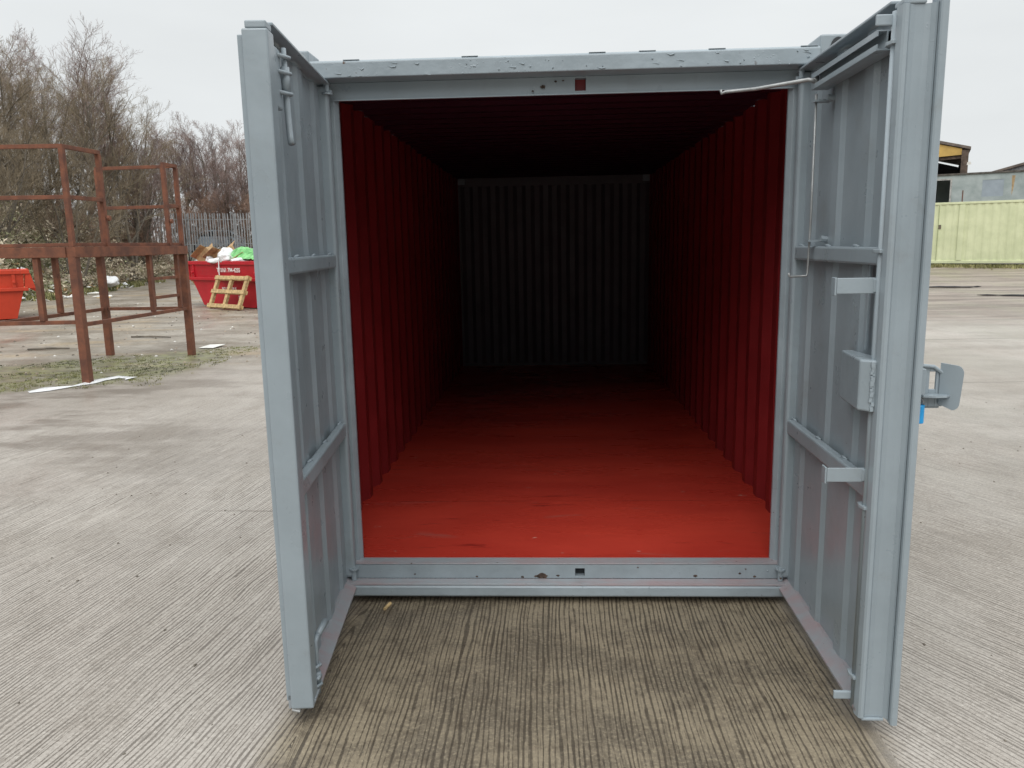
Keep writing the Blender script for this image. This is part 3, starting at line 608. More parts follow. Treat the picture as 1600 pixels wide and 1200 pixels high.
# ================================================================ SKIPS
def skip(name, label, mat, loc, rz, length=3.3, wid=1.7, h=1.30, ov=.62):
    t = thing(name, label, 'skip', loc, rz, 'waste skips')
    # local x along length (0..length top), y depth (0 front), z up
    hb = h*.62
    bx0, bx1 = ov, length-ov
    mb = MB()
    def loop(z, x0, x1, y0, y1): return [(x0, y0, z), (x1, y0, z), (x1, y1, z), (x0, y1, z)]
    lo = loop(.03, bx0, bx1, .12, wid-.12); mi = loop(hb, .14, length-.14, .06, wid-.06); hi = loop(h, 0.10, length-.10, 0.03, wid-.03)
    hiI = loop(h, .16, length-.16, .09, wid-.09); loI = loop(.09, bx0+.03, bx1-.03, .16, wid-.16); miI = loop(hb, .20, length-.20, .12, wid-.12)
    vs = lo+mi+hi+hiI+miI+loI; fs = [(3, 2, 1, 0)]
    for r in range(5):
        for i in range(4): j = (i+1) % 4; fs.append((r*4+i, r*4+j, r*4+4+j, r*4+4+i))
    fs.append((20, 21, 22, 23)); mb.add(vs, fs); mb.build('body', mat, t)
    mb = MB(); mb.box(-.02, length+.02, -.01, .05, h-.10, h+.005); mb.box(-.02, length+.02, wid-.05, wid+.01, h-.10, h+.005); mb.box(0.02, .10, .0505, wid-.0505, h-.08, h+.002); mb.box(length-.10, length-.02, .0505, wid-.0505, h-.08, h+.002); mb.build('top_rim', mat, t, bevel=.01)
    mb = MB(); mb.box(.04, length-.04, .0, .062, hb-.05, hb+.04); mb.build('side_band', mat, t, bevel=.01)
    for x in (.30, length-.38):
        mb = MB(); mb.box(x, x+.08, .005, .05, hb+.0405, h-.1005); mb.tube([(x+.04, -.05, hb+.18), (x+.04, .01, hb+.18)], .035, 10); mb.build('lifting_lug', mat, t, bevel=.008)
    for s, x in ((-1, 0), (1, length)):
        mb = MB(); mb.prism([(x, hb-.02), (x-s*-.16, hb-.10), (x-s*-.18, hb-.02), (x, hb+.08)], .2, wid-.2, lambda y, a, z: (a, y, z)); mb.build('end_lip', mat, t, bevel=.01)
        for yy in (.02, wid-.06): mb = MB(); mb.prism([(x, h), (x-s*-.04, h-.12), (x-s*-.12, hb+.02), (x-s*.12, hb), (x-s*.06, h)], yy, yy+.04, lambda y, a, z: (a, y, z)); mb.build('end_gusset', mat, t)
    return t
def text_on(body, s, size, parent, loc, rotz=0, name='lettering', mat=WHITELET):
    cu = bpy.data.curves.new(name, 'FONT'); cu.body = s; cu.size = size; cu.extrude = .002; cu.align_x = 'LEFT'; cu.offset = size*.02
    to = bpy.data.objects.new(name, cu); COL.objects.link(to); dg = bpy.context.evaluated_depsgraph_get(); dg.update()
    me = bpy.data.meshes.new_from_object(to.evaluated_get(dg)); bpy.data.objects.remove(to)
    o = bpy.data.objects.new(name, me); COL.objects.link(o); me.materials.clear(); me.materials.append(mat)
    o.parent = parent; o.location = loc; o.rotation_euler = (pi/2, 0, rotz); return o
RZ = math.atan2(18.06-19.91, -8.06+10.55)
ex, ey = cos(RZ), sin(RZ)
SK0 = (-11.14, 20.28)
sk = skip('waste_skip', 'crimson skip heaped with cardboard and bags, behind the platform', SKIPRED, (SK0[0], SK0[1], 0), RZ, 4.0, 1.8, 1.34)
def SP(x, y, z): return (SK0[0]+x*ex-y*ey, SK0[1]+x*ey+y*ex, z)
text_on(None, 'T: 0161 794-4255', .17, sk, (1.65, .026, 1.03))
text_on(None, 'NO SWEEP IS', .13, sk, (1.80, .058, .50)); text_on(None, 'Skips', .11, sk, (2.62, .07, .28))
os_ = skip('waste_skip', 'orange-red empty skip at the far left edge, seen through the platform legs', SKIPOR, (-16.31, 14.08, 0), math.atan2(.57, .82), 3.6, 1.8, 1.26, .36)
# pallet leaning on the skip
pa = thing('wooden_pallet', 'pale wooden pallet leaning against the front of the crimson skip', 'pallet', SP(1.86, -.42, 0.01), RZ); pa.scale = (1.18, 1, 1.05)
def PL(x, z, q): # leaning plane local
    t = rad(19); return (x+z*.12, z*sin(t)+q*cos(t), z*cos(t)-q*sin(t))
for z in (.02, .42, .80):
    mb = MB(); mb.box(-.0, 1.42, z, z+.10, -.11, -.085, lambda x, z_, q: PL(x, z_, q)); mb.build('board', WOOD, pa)
    mb = MB(); mb.box(-.0, 1.42, z, z+.10, .0, .02, lambda x, z_, q: PL(x, z_, q)); mb.build('board', WOOD, pa)
for x in (.03, .64, 1.28):
    mb = MB(); mb.box(x, x+.10, 0.0, .92, -.083, -.002, lambda a, z_, q: PL(a, z_, q)); mb.build('stringer', WOOD, pa)

# ---- rubbish in the skip
random.seed(11)
def lump(name, mat, loc, size, label, cat, group=None, crump=.35, sub=4, seed=0, rz=0):
    import bmesh
    bm = bmesh.new(); bmesh.ops.create_icosphere(bm, subdivisions=sub, radius=1)
    for v in bm.verts:
        p = v.co.copy(); k = noise.noise(p*1.6+Vector((seed*7.1, 0, 0)))*crump+abs(noise.noise(p*4.5+Vector((0, seed*3.3, 0))))*crump*.55
        v.co = p*(1-k*.8)
    me = bpy.data.meshes.new(name); bm.to_mesh(me); bm.free(); me.materials.append(mat); me.polygons.foreach_set('use_smooth', [True]*len(me.polygons))
    o = bpy.data.objects.new(name, me); COL.objects.link(o); o.location = loc; o.scale = size; o.rotation_euler = (0, 0, rz)
    return tag(o, label, cat, group)
def carton(loc, dims, rot, label, flaps=True):
    t = thing('cardboard_box', label, 'cardboard box', loc, 0, 'cardboard boxes in the skip'); t.rotation_euler = rot
    x, y, z = dims; mb = MB(); w_ = .008
    mb.box(-x/2, x/2, -y/2, -y/2+w_, 0, z); mb.box(-x/2, x/2, y/2-w_, y/2, 0, z); mb.box(-x/2, -x/2+w_, -y/2+w_, y/2-w_, 0, z); mb.box(x/2-w_, x/2, -y/2+w_, y/2-w_, 0, z); mb.box(-x/2+w_, x/2-w_, -y/2+w_, y/2-w_, 0, w_); mb.build('box_body', CARD, t)
    if flaps:
        for s in (-1, 1):
            mb = MB(); mb.bar((-x/2, s*y/2, z+.002), (x/2, s*y/2, z+.002), .006, .006); mb.add([(-x/2, s*y/2, z), (x/2, s*y/2, z), (x/2, s*(y/2+.16), z+.12), (-x/2, s*(y/2+.16), z+.12), (-x/2, s*y/2, z+.006), (x/2, s*y/2, z+.006), (x/2, s*(y/2+.16), z+.126), (-x/2, s*(y/2+.16), z+.126)], [(0,1,2,3),(7,6,5,4),(0,4,5,1),(1,5,6,2),(2,6,7,3),(3,7,4,0)]); mb.build('flap', CARD, t)
    return t
carton(SP(1.05, .75, 1.22), (.72, .5, .42), (.25, -.42, RZ), 'tan cardboard box tilted up in the middle of the crimson skip')
carton(SP(.38, .8, 1.20), (.5, .45, .55), (.1, -.75, RZ+.5), 'open cardboard box at the left end of the crimson skip, next to the platform leg')
carton(SP(-.12, .7, .72), (.55, .5, .55), (.3, -.6, RZ+.2), 'ochre cardboard box spilling over the left end of the crimson skip')
carton(SP(2.35, .55, 1.10), (.5, .4, .4), (.7, .6, RZ), 'brown box corner poking out under the green sheet in the skip', False)
carton(SP(.30, .9, .06), (.5, .45, .42), (0, 0, RZ+.4), 'tan box on the ground behind the left end of the crimson skip')
for i, (x, y, z, s, lab) in enumerate(((.74, .35, 1.38, (.12, .12, .13), 'small white bag between the two cardboard boxes in the skip'), (1.50, .50, 1.47, (.28, .25, .28), 'large white plastic bag beside the tilted cardboard box in the skip'),
    (1.96, .15, 1.43, (.19, .19, .17), 'round white bag just in front of the green sheet in the skip'), (1.68, .12, 1.35, (.34, .16, .10), 'flattened white bag lying on the front rim of the crimson skip'), (2.5, .3, 1.33, (.32, .2, .11), 'white bag under the right end of the green sheet in the skip'))):
    lump('plastic_bag', WHITEBAG, SP(x, y, z), s, lab, 'plastic bag', 'white bags in the skip', seed=i)
mb = MB(); 
def hang(x, z): return SP(x+.38, -.012, z)
for k in range(8): mb.v += [hang(1.43+.012*sin(k), 1.36-.062*k), hang(1.50-.004*k+.01*sin(k*2), 1.36-.062*k)]
for k in range(7): mb.f.append((2*k, 2*k+1, 2*k+3, 2*k+2)); mb.m.append(0)
o = mb.build('plastic_strip', WHITEBAG); tag(o, 'white torn plastic strip dangling over the front of the crimson skip', 'plastic strip'); s_ = o.modifiers.new('thickness', 'SOLIDIFY'); s_.thickness = .004
# green crumpled sheet
mb = MB(); nx, ny = 22, 12
for j in range(ny+1):
    for i in range(nx+1):
        u, v = i/nx, j/ny; x = 1.62+u*2.05; y = .25+v*1.1
        z = 1.40+.34*sin(pi*min(1, v*1.1))*(.55+.45*sin(pi*min(1, u*1.6+.1)))+.07*noise.noise(Vector((u*6, v*5, 1)))+.05*noise.noise(Vector((u*15, v*12, 3)))
        if u < .08: z -= .10
        mb.v.append(SP(x, y, z))
for j in range(ny):
    for i in range(nx): k = j*(nx+1)+i; mb.f.append((k, k+1, k+nx+2, k+nx+1)); mb.m.append(0)
o = mb.build('plastic_sheet', GREENBAG, smooth=False); s_ = o.modifiers.new('thickness', 'SOLIDIFY'); s_.thickness = .01; tag(o, 'bright green crumpled plastic sheet on top of the heaped crimson skip', 'plastic sheet')

# ================================================================ FENCE
def fence(p0, p1, label, zf, n):
    t = thing('palisade_fence', label, 'fence', (p0[0], p0[1], zf), math.atan2(p1[1]-p0[1], p1[0]-p0[0]), 'palisade fences behind the bank')
    Ln = math.hypot(p1[0]-p0[0], p1[1]-p0[1])
    mb = MB(); k = 0
    for i in range(n):
        x = Ln*i/n; tx = random.uniform(-.012, .012); hgt = 2.4+random.uniform(-.02, .02)
        mb.prism([(-.034, .0), (-.012, -.018), (.012, -.018), (.034, 0), (.03, .003), (.010, -.014), (-.010, -.014), (-.03, .003)], .05, hgt-.08, lambda z, a, b: (x+a+tx*z, b-.04, z))
        mb.add([(x-.034+tx*hgt, -.04, hgt-.08), (x+.034+tx*hgt, -.04, hgt-.08), (x-.02+tx*hgt, -.05, hgt), (x+tx*hgt, -.05, hgt-.03), (x+.02+tx*hgt, -.05, hgt)], [(0, 1, 4, 3, 2)])
    mb.build('pales', GALV, t)
    for z in (.5, 2.0): mb = MB(); mb.bar((0, 0, z), (Ln, 0, z), .045, .045); mb.build('rail', GALV, t)
    x = 0
    while x <= Ln: mb = MB(); mb.box(x-.05, x+.05, .03, .12, -.3, 2.35); mb.build('post', GALV, t); x += 2.75
    return t
fence((-24.4, 43.0), (-12.5, 49.5), 'grey steel palisade fence behind the crimson skip', 1.5, 88)
fence((-33, 37.0), (-25.6, 41.6), 'weathered palisade fence section behind brambles at far left', 1.45, 55)

# cars behind the fence
def car(loc, rz, label, col, van=False):
    t = thing('parked_car' if not van else 'parked_van', label, 'car' if not van else 'van', loc, rz)
    body = simple('car_paint', col, .3, .05); glass = Mat('dark_glass').fin((.03, .04, .05), .12)
    Lc = 4.2 if not van else 5.0; Hc = 1.45 if not van else 2.0
    pr = [(0, .35), (0, .8), (.15, .92), (1.0, 1.0), (1.6, Hc-.03), (1.9, Hc), (3.3, Hc-.02), (3.9, 1.02), (Lc, .95), (Lc, .35)] if not van else [(0, .35), (0, 1.0), (.7, 1.15), (1.3, Hc-.05), (1.6, Hc), (Lc-.05, Hc), (Lc, Hc-.1), (Lc, .35)]
    mb = MB(); mb.prism(pr, 0, 1.7, lambda y, x, z: (x, y, z)); mb.build('body', body, t, bevel=.05)
    wins = [[(1.12, 1.03), (1.66, Hc-.1), (2.3, Hc-.08), (2.3, 1.03)], [(2.38, 1.03), (2.38, Hc-.08), (3.22, Hc-.10), (3.7, 1.03)]] if not van else [[(1.0, 1.2), (1.42, Hc-.18), (2.1, Hc-.18), (2.1, 1.2)]]
    for wv in wins: mb = MB(); mb.prism(wv, -.006, -.001, lambda y, x, z: (x, y, z)); mb.build('window', glass, t)
    for x in (.8, Lc-.85):
        mb = MB(); mb.tube([(x, -.02, .32), (x, .2, .32)], .32, 20); wl = mb.build('wheel', BLACK, t); mb = MB(); mb.tube([(x, -.03, .32), (x, -.021, .32)], .19, 16); mb.build('rim', STEEL, wl)
    return t
car((-24.3, 47.6, 1.5), rad(26), 'silver blue car parked behind the palisade fence, nearer the platform', (.35, .42, .50))
car((-19.6, 50.4, 1.5), rad(26), 'white van parked behind the palisade fence beside the container door', (.55, .56, .58), True)

# ================================================================ RIGHT BACKGROUND
def far_container(name, label, p0, p1, zb, hgt, col, colw, depth=2.44, pitch=.28, cat='shipping container'):
    t = thing(name, label, cat, (p0[0], p0[1], zb), math.atan2(p1[1]-p0[1], p1[0]-p0[0])); Ln = math.hypot(p1[0]-p0[0], p1[1]-p0[1])
    mt = simple(name+'_paint', col, .5, .10, 1.5, .1, colw)
    mb = MB(); pr = trap(.16, Ln-.16, pitch, .0, .022); mb.sheet(pr, .12, hgt-.10, lambda z, x, y: (x, y+.02, z)); mb.sheet(pr, .12, hgt-.10, lambda z, x, y: (x, depth-.02-y, z))
    for x in (.05, Ln-.05): mb.add([(x, .05, .12), (x, depth-.05, .12), (x, depth-.05, hgt-.1), (x, .05, hgt-.1)], [(0, 1, 2, 3)])
    mb.add([(.1, .06, hgt-.03), (Ln-.1, .06, hgt-.03), (Ln-.1, depth-.06, hgt-.03), (.1, depth-.06, hgt-.03)], [(0, 1, 2, 3)]); mb.build('wall', mt, t)
    mb = MB()
    for y in (0, depth-.1): mb.box(.16, Ln-.16, y, y+.1, .03, .14); mb.box(.16, Ln-.16, y, y+.08, hgt-.11, hgt-.02)
    mb.build('rail', mt, t, bevel=.006)
    for x in (0, Ln-.16):
        for y in (-.005, depth-.155): mb = MB(); mb.box(x, x+.16, y, y+.16, 0, hgt); mb.build('corner_post', mt, t, bevel=.006)
    return t, mt, Ln
def ext(a, b, t0, t1): return ((a[0]+(b[0]-a[0])*t0, a[1]+(b[1]-a[1])*t0), (a[0]+(b[0]-a[0])*t1, a[1]+(b[1]-a[1])*t1))
ga, gb = (16.1, 30.85), (18.9, 29.4); gu = Vector((gb[0]-ga[0], gb[1]-ga[1])).normalized()
g0 = Vector(ga)-gu*.9; g1 = g0+gu*6.06
gt, gm, _ = far_container('storage_container', 'pale lime green storage container on the ground at the right', g0, g1, .50, 2.55, (.64, .69, .43), (.70, .74, .48))
mb = MB(); mb.box(1.02, 1.12, -.002, .016, 1.45, 1.62); mb.build('lock_plate', simple('brown_steel', (.12, .1, .07)), gt)
mb = MB(); mb.box(1.0, 1.02, -.004, .018, .15, 2.4); mb.build('door_seam', simple('seam_green', (.28, .32, .16)), gt)
mb = MB(); mb.box(1.75, 1.95, -.012, .016, .15, 2.42); mb.build('vertical_post', gm, gt)
# cabin stack behind
ca, cb = Vector((19.95, 37.84)), Vector((22.45, 36.54)); cu_ = (cb-ca).normalized(); c0 = ca-cu_*2.15; c1 = c0+cu_*5.85
lt_, lm_, _ = far_container('storage_container', 'dull grey storage container under the portable cabin, behind the green one', c0, c0+cu_*6.06, .53, 1.62, (.20, .22, .22), (.26, .27, .27))
cabm = simple('cabin_grey_blue', (.30, .36, .36), .6, .15, 1.2, .1, (.40, .45, .45)); darkm = simple('dark_opening', (.05, .05, .055), .8)
cb_ = thing('portable_cabin', 'weathered grey-blue portable cabin stacked behind the green container', 'cabin', (c0.x, c0.y, 2.17), math.atan2(cu_.y, cu_.x))
mb = MB(); Lc = 5.85
# front wall with door and window openings
def wallpanels(mb, spans, y0, y1):
    for x0, x1, z0, z1 in spans: mb.box(x0, x1, y0, y1, z0, z1)
wallpanels(mb, [(0, 1.05, 0, 2.45), (1.05, 2.2, 0, .15), (1.05, 2.2, 2.25, 2.45), (2.2, 3.55, 0, 2.45), (3.55, 4.45, 0, 1.35), (3.55, 4.45, 2.15, 2.45), (4.45, Lc, 0, 2.45)], 0, .05)
mb.box(0, Lc, 2.35, 2.4, 0, 2.45); mb.box(0, .05, .05, 2.35, 0, 2.45); mb.box(Lc-.05, Lc, .05, 2.35, 0, 2.45); mb.box(.05, Lc-.05, .05, 2.35, 0, .06); mb.build('wall', cabm, cb_)
mb = MB(); mb.box(-.05, Lc+.05, -.06, 2.45, 2.455, 2.53); mb.build('roof', simple('bitumen_edge', (.10, .09, .08), .9, .4, 6), cb_)
mb = MB(); mb.box(1.02, 1.10, -.02, -.001, .1, 2.3); mb.box(2.16, 2.24, -.02, -.001, .1, 2.3); mb.box(1.10, 2.16, -.02, -.001, 2.22, 2.3); mb.build('door_frame', simple('frame_grey', (.36, .36, .35)), cb_)
mb = MB(); mb.box(3.55, 4.45, .012, .03, 1.35, 2.15); mb.build('window_shutter', simple('shutter_blue_grey', (.30, .35, .40), .6, .08, 2), cb_)
mb = MB(); mb.box(2.72, 2.76, -.03, -.001, .9, 1.7); mb.build('pipe', RUST, cb_)
mb = MB(); mb.prism([(4.76, 2.3), (4.90, 2.3), (4.86, 1.75), (4.80, 1.35), (4.78, 1.8)], -.004, -.001, lambda y, x, z: (x, y, z)); mb.box(5.58, 5.63, -.004, -.001, .2, 2.35); mb.build('rust_streak', simple('rust_streak', (.38, .27, .15), .8), cb_)
# derelict shed
d0 = Vector((25.3, 50.8)); du = Vector((26.5-25.27, 50.24-50.81)).normalized(); dn_ = Vector((-du.y, du.x))
sh = thing('derelict_shed', 'derelict steel shed with yellow gable band, rising behind the cabin', 'shed', (d0.x, d0.y, .5), math.atan2(du.y, du.x))
stm = simple('rusty_brown_steel', (.09, .065, .05), .8, .5, 3); yel = simple('yellow_cladding', (.55, .36, .10), .6, .15, 1.5); roofm = simple('grey_brown_roofing', (.16, .13, .11), .8, .3, 2)
# x local: 0 at left visible, slope down to 1.75 ; ridge at x=-5
mb = MB(); mb.prism([(-11.7, 6.55), (-5, 8.6), (1.85, 6.75), (1.85, 6.58), (-5, 8.42), (-11.7, 6.38)], -.1, 14, lambda y, x, z: (x, y, z)); mb.build('roof', roofm, sh)
mb = MB(); mb.add([(-11, 0, 5.7), (1.35, 0.0, 6.28), (1.35, 0, 6.66), (-5, 0, 8.4), (-11, 0, 6.5), (-11, .1, 5.7), (1.35, .1, 6.28), (1.35, .1, 6.66), (-5, .1, 8.4), (-11, .1, 6.5)], [(0,1,2,3,4),(9,8,7,6,5),(0,5,6,1),(1,6,7,2),(2,7,8,3),(3,8,9,4),(4,9,5,0)]); mb.build('gable_band', yel, sh)
for xx, hh in ((1.35, 6.55), (-11.6, 6.3)): mb = MB(); mb.box(xx, xx+.4, -.05, .3, 0, hh); mb.build('column', stm, sh)
mb = MB(); mb.box(1.5, 1.7, .35, 13.8, 0, 6.45); mb.box(-11.5, -11.3, .35, 13.8, 0, 6.2); mb.prism([(-11.3, 0), (1.5, 0), (1.5, 6.5), (-5, 8.35), (-11.3, 6.4)], 13.6, 13.8, lambda y, x, z: (x, y, z)); mb.build('wall', simple('dark_cladding', (.05, .055, .07), .8), sh)
mb = MB(); mb.bar((-11, .1, 4.0), (1.35, .1, 4.15), .14, .18); mb.bar((-11, .2, 5.6), (1.35, .2, 6.15), .14, .18); mb.build('beam', stm, sh)
mb = MB()
for q in ((1.78, 5.6), (1.85, 4.7), (1.65, 4.0)): mb.add([(q[0]-.1, -.06, q[1]), (q[0]+.16, -.07, q[1]+.05), (q[0]+.1, -.08, q[1]+.22), (q[0]-.08, -.06, q[1]+.18)], [(0, 1, 2, 3)])
o = mb.build('torn_cladding', PAPER, sh); s_ = o.modifiers.new('thickness', 'SOLIDIFY'); s_.thickness = .02
# far grey shed
fs_ = thing('industrial_shed', 'low grey industrial shed far behind the cabin at the right edge', 'shed', (33.2, 58.0, .5), math.atan2(-.76, 1.37))
mb = MB(); mb.prism([(-2, 0), (-2, 5.2), (6, 7.3), (14, 5.2), (14, 0)], 0, 20, lambda y, x, z: (x, y, z)); mb.build('wall', simple('grey_cladding', (.22, .23, .24), .6), fs_)
mb = MB(); mb.prism([(-2.3, 5.14), (6, 7.32), (14.3, 5.14), (14.3, 5.3), (6, 7.5), (-2.3, 5.3)], -.2, 20.2, lambda y, x, z: (x, y, z)); mb.build('roof', roofm, fs_)
mb = MB(); mb.box(1.9, 3.6, -.03, -.001, 3.0, 4.6); wn = mb.build('window', darkm, fs_)
mb = MB(); mb.box(2.4, 2.45, -.06, -.031, 3.0, 4.6); mb.box(3.0, 3.05, -.06, -.031, 3.0, 4.6); mb.build('glazing_bar', cabm, wn)
# black cables / debris lying on the right yard
for i, (pts, lab) in enumerate((([(11.0, 21.2), (11.9, 21.4), (12.7, 21.1), (13.3, 21.5)], 'black rubber strip lying across the yard before the green container'), ([(11.6, 18.6), (12.6, 18.2), (13.6, 18.0), (14.8, 18.1)], 'black hose lying nearer than the rubber strip on the right yard'))):
    mb = MB(); pp = []
    for k in range(len(pts)-1):
        for t in range(4): a = lerp(pts[k], pts[k+1], t/4); pp.append((a[0], a[1]+.06*sin(k*4+t), H(*a)+.02))
    mb.tube(pp, [.006+.028*random.random()*(0 if q_ in (0, len(pp)-1) else 1) for q_ in range(len(pp))], 7); o = mb.build('rubber_strip' if i == 0 else 'hose', BLACK, smooth=True); tag(o, lab, 'rubber strip' if i == 0 else 'hose')

# ================================================================ LITTER, MOSS, BRUSH
def flat_scrap(name, pts, z, mat, label, cat, th=.004, group=None):
    mb = MB(); n = len(pts); mb.add([(x, y, z+zz) for x, y, zz in pts]+[(x, y, z+zz+th) for x, y, zz in pts], [tuple(range(n-1, -1, -1)), tuple(range(n, 2*n))]+[(i, (i+1) % n, (i+1) % n+n, i+n) for i in range(n)])
    return tag(mb.build(name, mat), label, cat, group)
# white plastic strip by the leg
mb = MB(); cpts = [(-6.42, 5.58), (-6.28, 5.72), (-6.10, 5.98), (-5.98, 6.20), (-6.0, 6.42), (-5.86, 6.60), (-5.70, 6.58), (-5.62, 6.48)]
for k, (x, y) in enumerate(cpts):
    d = Vector((cpts[min(k+1, 7)][0]-cpts[max(k-1, 0)][0], cpts[min(k+1, 7)][1]-cpts[max(k-1, 0)][1])).normalized(); nrm = Vector((-d.y, d.x))*(.05+.03*sin(k*2.1))
    mb.v += [(x+nrm.x, y+nrm.y, .015+.02*(k % 2)), (x-nrm.x, y-nrm.y, .012)]
for k in range(7): mb.f.append((2*k, 2*k+1, 2*k+3, 2*k+2)); mb.m.append(0)
o = mb.build('plastic_strip', WHITEBAG, smooth=True); s_ = o.modifiers.new('thickness', 'SOLIDIFY'); s_.thickness = .006; tag(o, 'white plastic strip on the ground around the nearest platform leg', 'plastic strip')
flat_scrap('paper_sheet', [(-6.12, 9.65, 0), (-5.85, 9.62, 0), (-5.78, 9.98, .02), (-6.08, 10.02, .01)], .012, PAPER, 'white sheet lying on the concrete right of the platform', 'paper')
mb = MB(); mb.tube([(-.83, -.10, .006), (-.845, -.16, .006)], .008, 8); o = mb.build('wood_chip', WOOD); tag(o, 'pale wood splinter on the concrete under the container sill', 'wood splinter')
lump('plastic_bag', WHITEBAG, (-18.9, 29.6, .42), (.42, .40, .24), 'large white bag at the foot of the bank, left of the platform middle leg', 'plastic bag', None, seed=21)
for i, (x, y, sx, sy, lab) in enumerate(((-17.0, 25.0, .7, .3, 'white flat scrap lying nearest the orange skip by the bank foot'), (-16.4, 24.2, .5, .2, 'dark edged board lying on the mud before the bank'), (-18.6, 27.3, .45, .3, 'crumpled white scrap in the grass at the bank foot'))):
    flat_scrap('scrap', [(x, y, 0), (x+sx, y+.1, 0), (x+sx*.8, y+sy, .03), (x+.1, y+sy*.8, .02)], H(x, y)+.03, PAPER if i != 1 else WOOD, lab, 'scrap', .02)
for i, (x, y, rz, l, lab) in enumerate(((-4.9, 12.4, .3, .42, 'brown stick lying alone on the mud right of the platform'), (-8.3, 11.5, -.2, .9, 'dark stick on the mud seen between the platform legs'), (-9.2, 9.7, .15, .7, 'dark stick on the mud at the left edge'))):
    mb = MB(); mb.tube([(x, y, .02), (x+l*.5*cos(rz), y+l*.5*sin(rz), .03), (x+l*cos(rz), y+l*sin(rz), .02)], [.018, .02, .01], 6); tag(mb.build('stick', BARK, smooth=True), lab, 'stick')

random.seed(5)
# litter scattered on the bank
mb = MB(); cnt = 0
while cnt < 620:
    t = random.random()*4.2; k = int(t); a = lerp(FOOT[k], FOOT[k+1], t-k); d = random.expovariate(1/2.6) - .5; x = a[0]-d; y = a[1]+random.uniform(-1, 1)
    if k >= 4: y += d; x = a[0]
    z = H(x, y)+random.uniform(.05, 1.0)*min(1, max(0, d)); s = random.uniform(.05, .19); r = random.random()*6
    v = [Vector((cos(r+q*pi/2)*s*random.uniform(.5, 1.2), sin(r+q*pi/2)*s*.7, random.uniform(-.07, .10))) for q in range(4)]
    mb.add([(x+p.x, y+p.y, z+p.z) for p in v]+[(x+p.x, y+p.y, z+p.z+.015) for p in v], [(0,1,2),(0,2,3),(6,5,4),(7,6,4),(0,4,5,1),(1,5,6,2),(2,6,7,3),(3,7,4,0)], random.choice((0, 0, 0, 1, 2))); cnt += 1
tag(mb.build('litter', [PAPER, CARD, WHITEBAG]), 'white and tan litter scattered over the bramble bank', 'litter', kind='stuff')
mb = MB()
for _ in range(900):
    x = random.uniform(-16, -4.4); y = random.uniform(6.5, 22)
    if bankdist(x, y) > -.5 or (-.55*x+.84*y) < 9: continue
    s = random.uniform(.008, .032); r = random.random()*6
    v = [(x+cos(r+q*2.1)*s, y+sin(r+q*2.1)*s*1.4, .004) for q in range(3)]+[(x, y, s*.8)]
    mb.add(v, [(0,2,1),(0,1,3),(1,2,3),(2,0,3)], random.choice((1, 1, 2, 1, 2, 2, 0)))
tag(mb.build('rubble', [PAPER, BR[1], BARK]), 'small stones and rubbish on the muddy yard left of the container', 'rubble', kind='stuff')
mb = MB()
for _ in range(260):
    x = random.uniform(-4, 5); y = random.uniform(-1.6, 5)
    if -1.05 < x < 1.05 and y > -.2: continue
    s = random.uniform(.003, .010); r = random.random()*6
    mb.add([(x+cos(r+q*2.1)*s, y+sin(r+q*2.1)*s*1.4, .001) for q in range(3)]+[(x, y, s*.8)], [(0,2,1),(0,1,3),(1,2,3),(2,0,3)])
tag(mb.build('grit', [BARK]), 'dark grit and small stones on the concrete yard', 'grit', kind='stuff')

# moss and short grass under the platform
def blades(mb, x, y, z, n, h, spread, mi):
    for _ in range(n):
        a = random.random()*2*pi; r = random.random()*spread; bx, by = x+cos(a)*r, y+sin(a)*r; hh = h*random.uniform(.5, 1.3); t = random.random()*2*pi; wd = hh*.10+.002
        lx, ly = cos(t)*hh*.5, sin(t)*hh*.5
        mb.add([(bx-ly*wd/hh*2, by+lx*wd/hh*2, z), (bx+ly*wd/hh*2, by-lx*wd/hh*2, z), (bx+lx, by+ly, z+hh)], [(0, 1, 2)], mi)
mb = MB()
for _ in range(7500):
    x = random.uniform(-12, -5.0); y = random.uniform(4.0, 10.5); l1 = -.55*x+.84*y
    nv = noise.noise(Vector((x*.9, y*.9, 2)))
    if l1 < 8.3+nv*1.2 or l1 > 11.1+nv: continue
    if noise.noise(Vector((x*1.7, y*1.7, 9))) < -.16+ (.2 if x < -8 else 0): continue
    g = noise.noise(Vector((x*.8, y*.8, 20)))+(.35 if (x+5.5)**2+(y-8.7)**2 < 1.1 else 0); mi = 0 if g > .12 else (2 if g < -.1 else random.choice((0, 1, 2)))
    blades(mb, x, y, 0, 7, .018, .05, mi)
tag(mb.build('moss', GR), 'low moss and grass growing around the platform legs', 'moss', kind='stuff')
# bank grass
mb = MB()
for _ in range(9000):
    t = random.random()*6; k = int(t); a = lerp(FOOT[k], FOOT[k+1], t-k); d = random.uniform(-.6, 2.6)
    dx, dy = FOOT[k+1][0]-FOOT[k][0], FOOT[k+1][1]-FOOT[k][1]; l = math.hypot(dx, dy); x = a[0]-dy/l*d; y = a[1]+dx/l*d
    if noise.noise(Vector((x*.6, y*.6, 4)))+d*.25 < .05: continue
    blades(mb, x, y, H(x, y), 5, .20, .18, random.choice((0, 1, 1, 2)))
tag(mb.build('grass', GR), 'yellowing rough grass along the foot of the bank', 'grass', kind='stuff')
# weeds before green container
mb = MB()
for _ in range(1500):
    t = random.uniform(-.1, 1.1); p = g0+(g1-g0)*t+Vector((-gu.y, gu.x))*random.uniform(-.8, -.02)*abs(random.gauss(.5, .5)); blades(mb, p.x, p.y, H(p.x, p.y), 4, .12, .1, random.choice((1, 1, 0)))
tag(mb.build('grass', GR), 'dry weeds along the base of the green container', 'grass', kind='stuff')
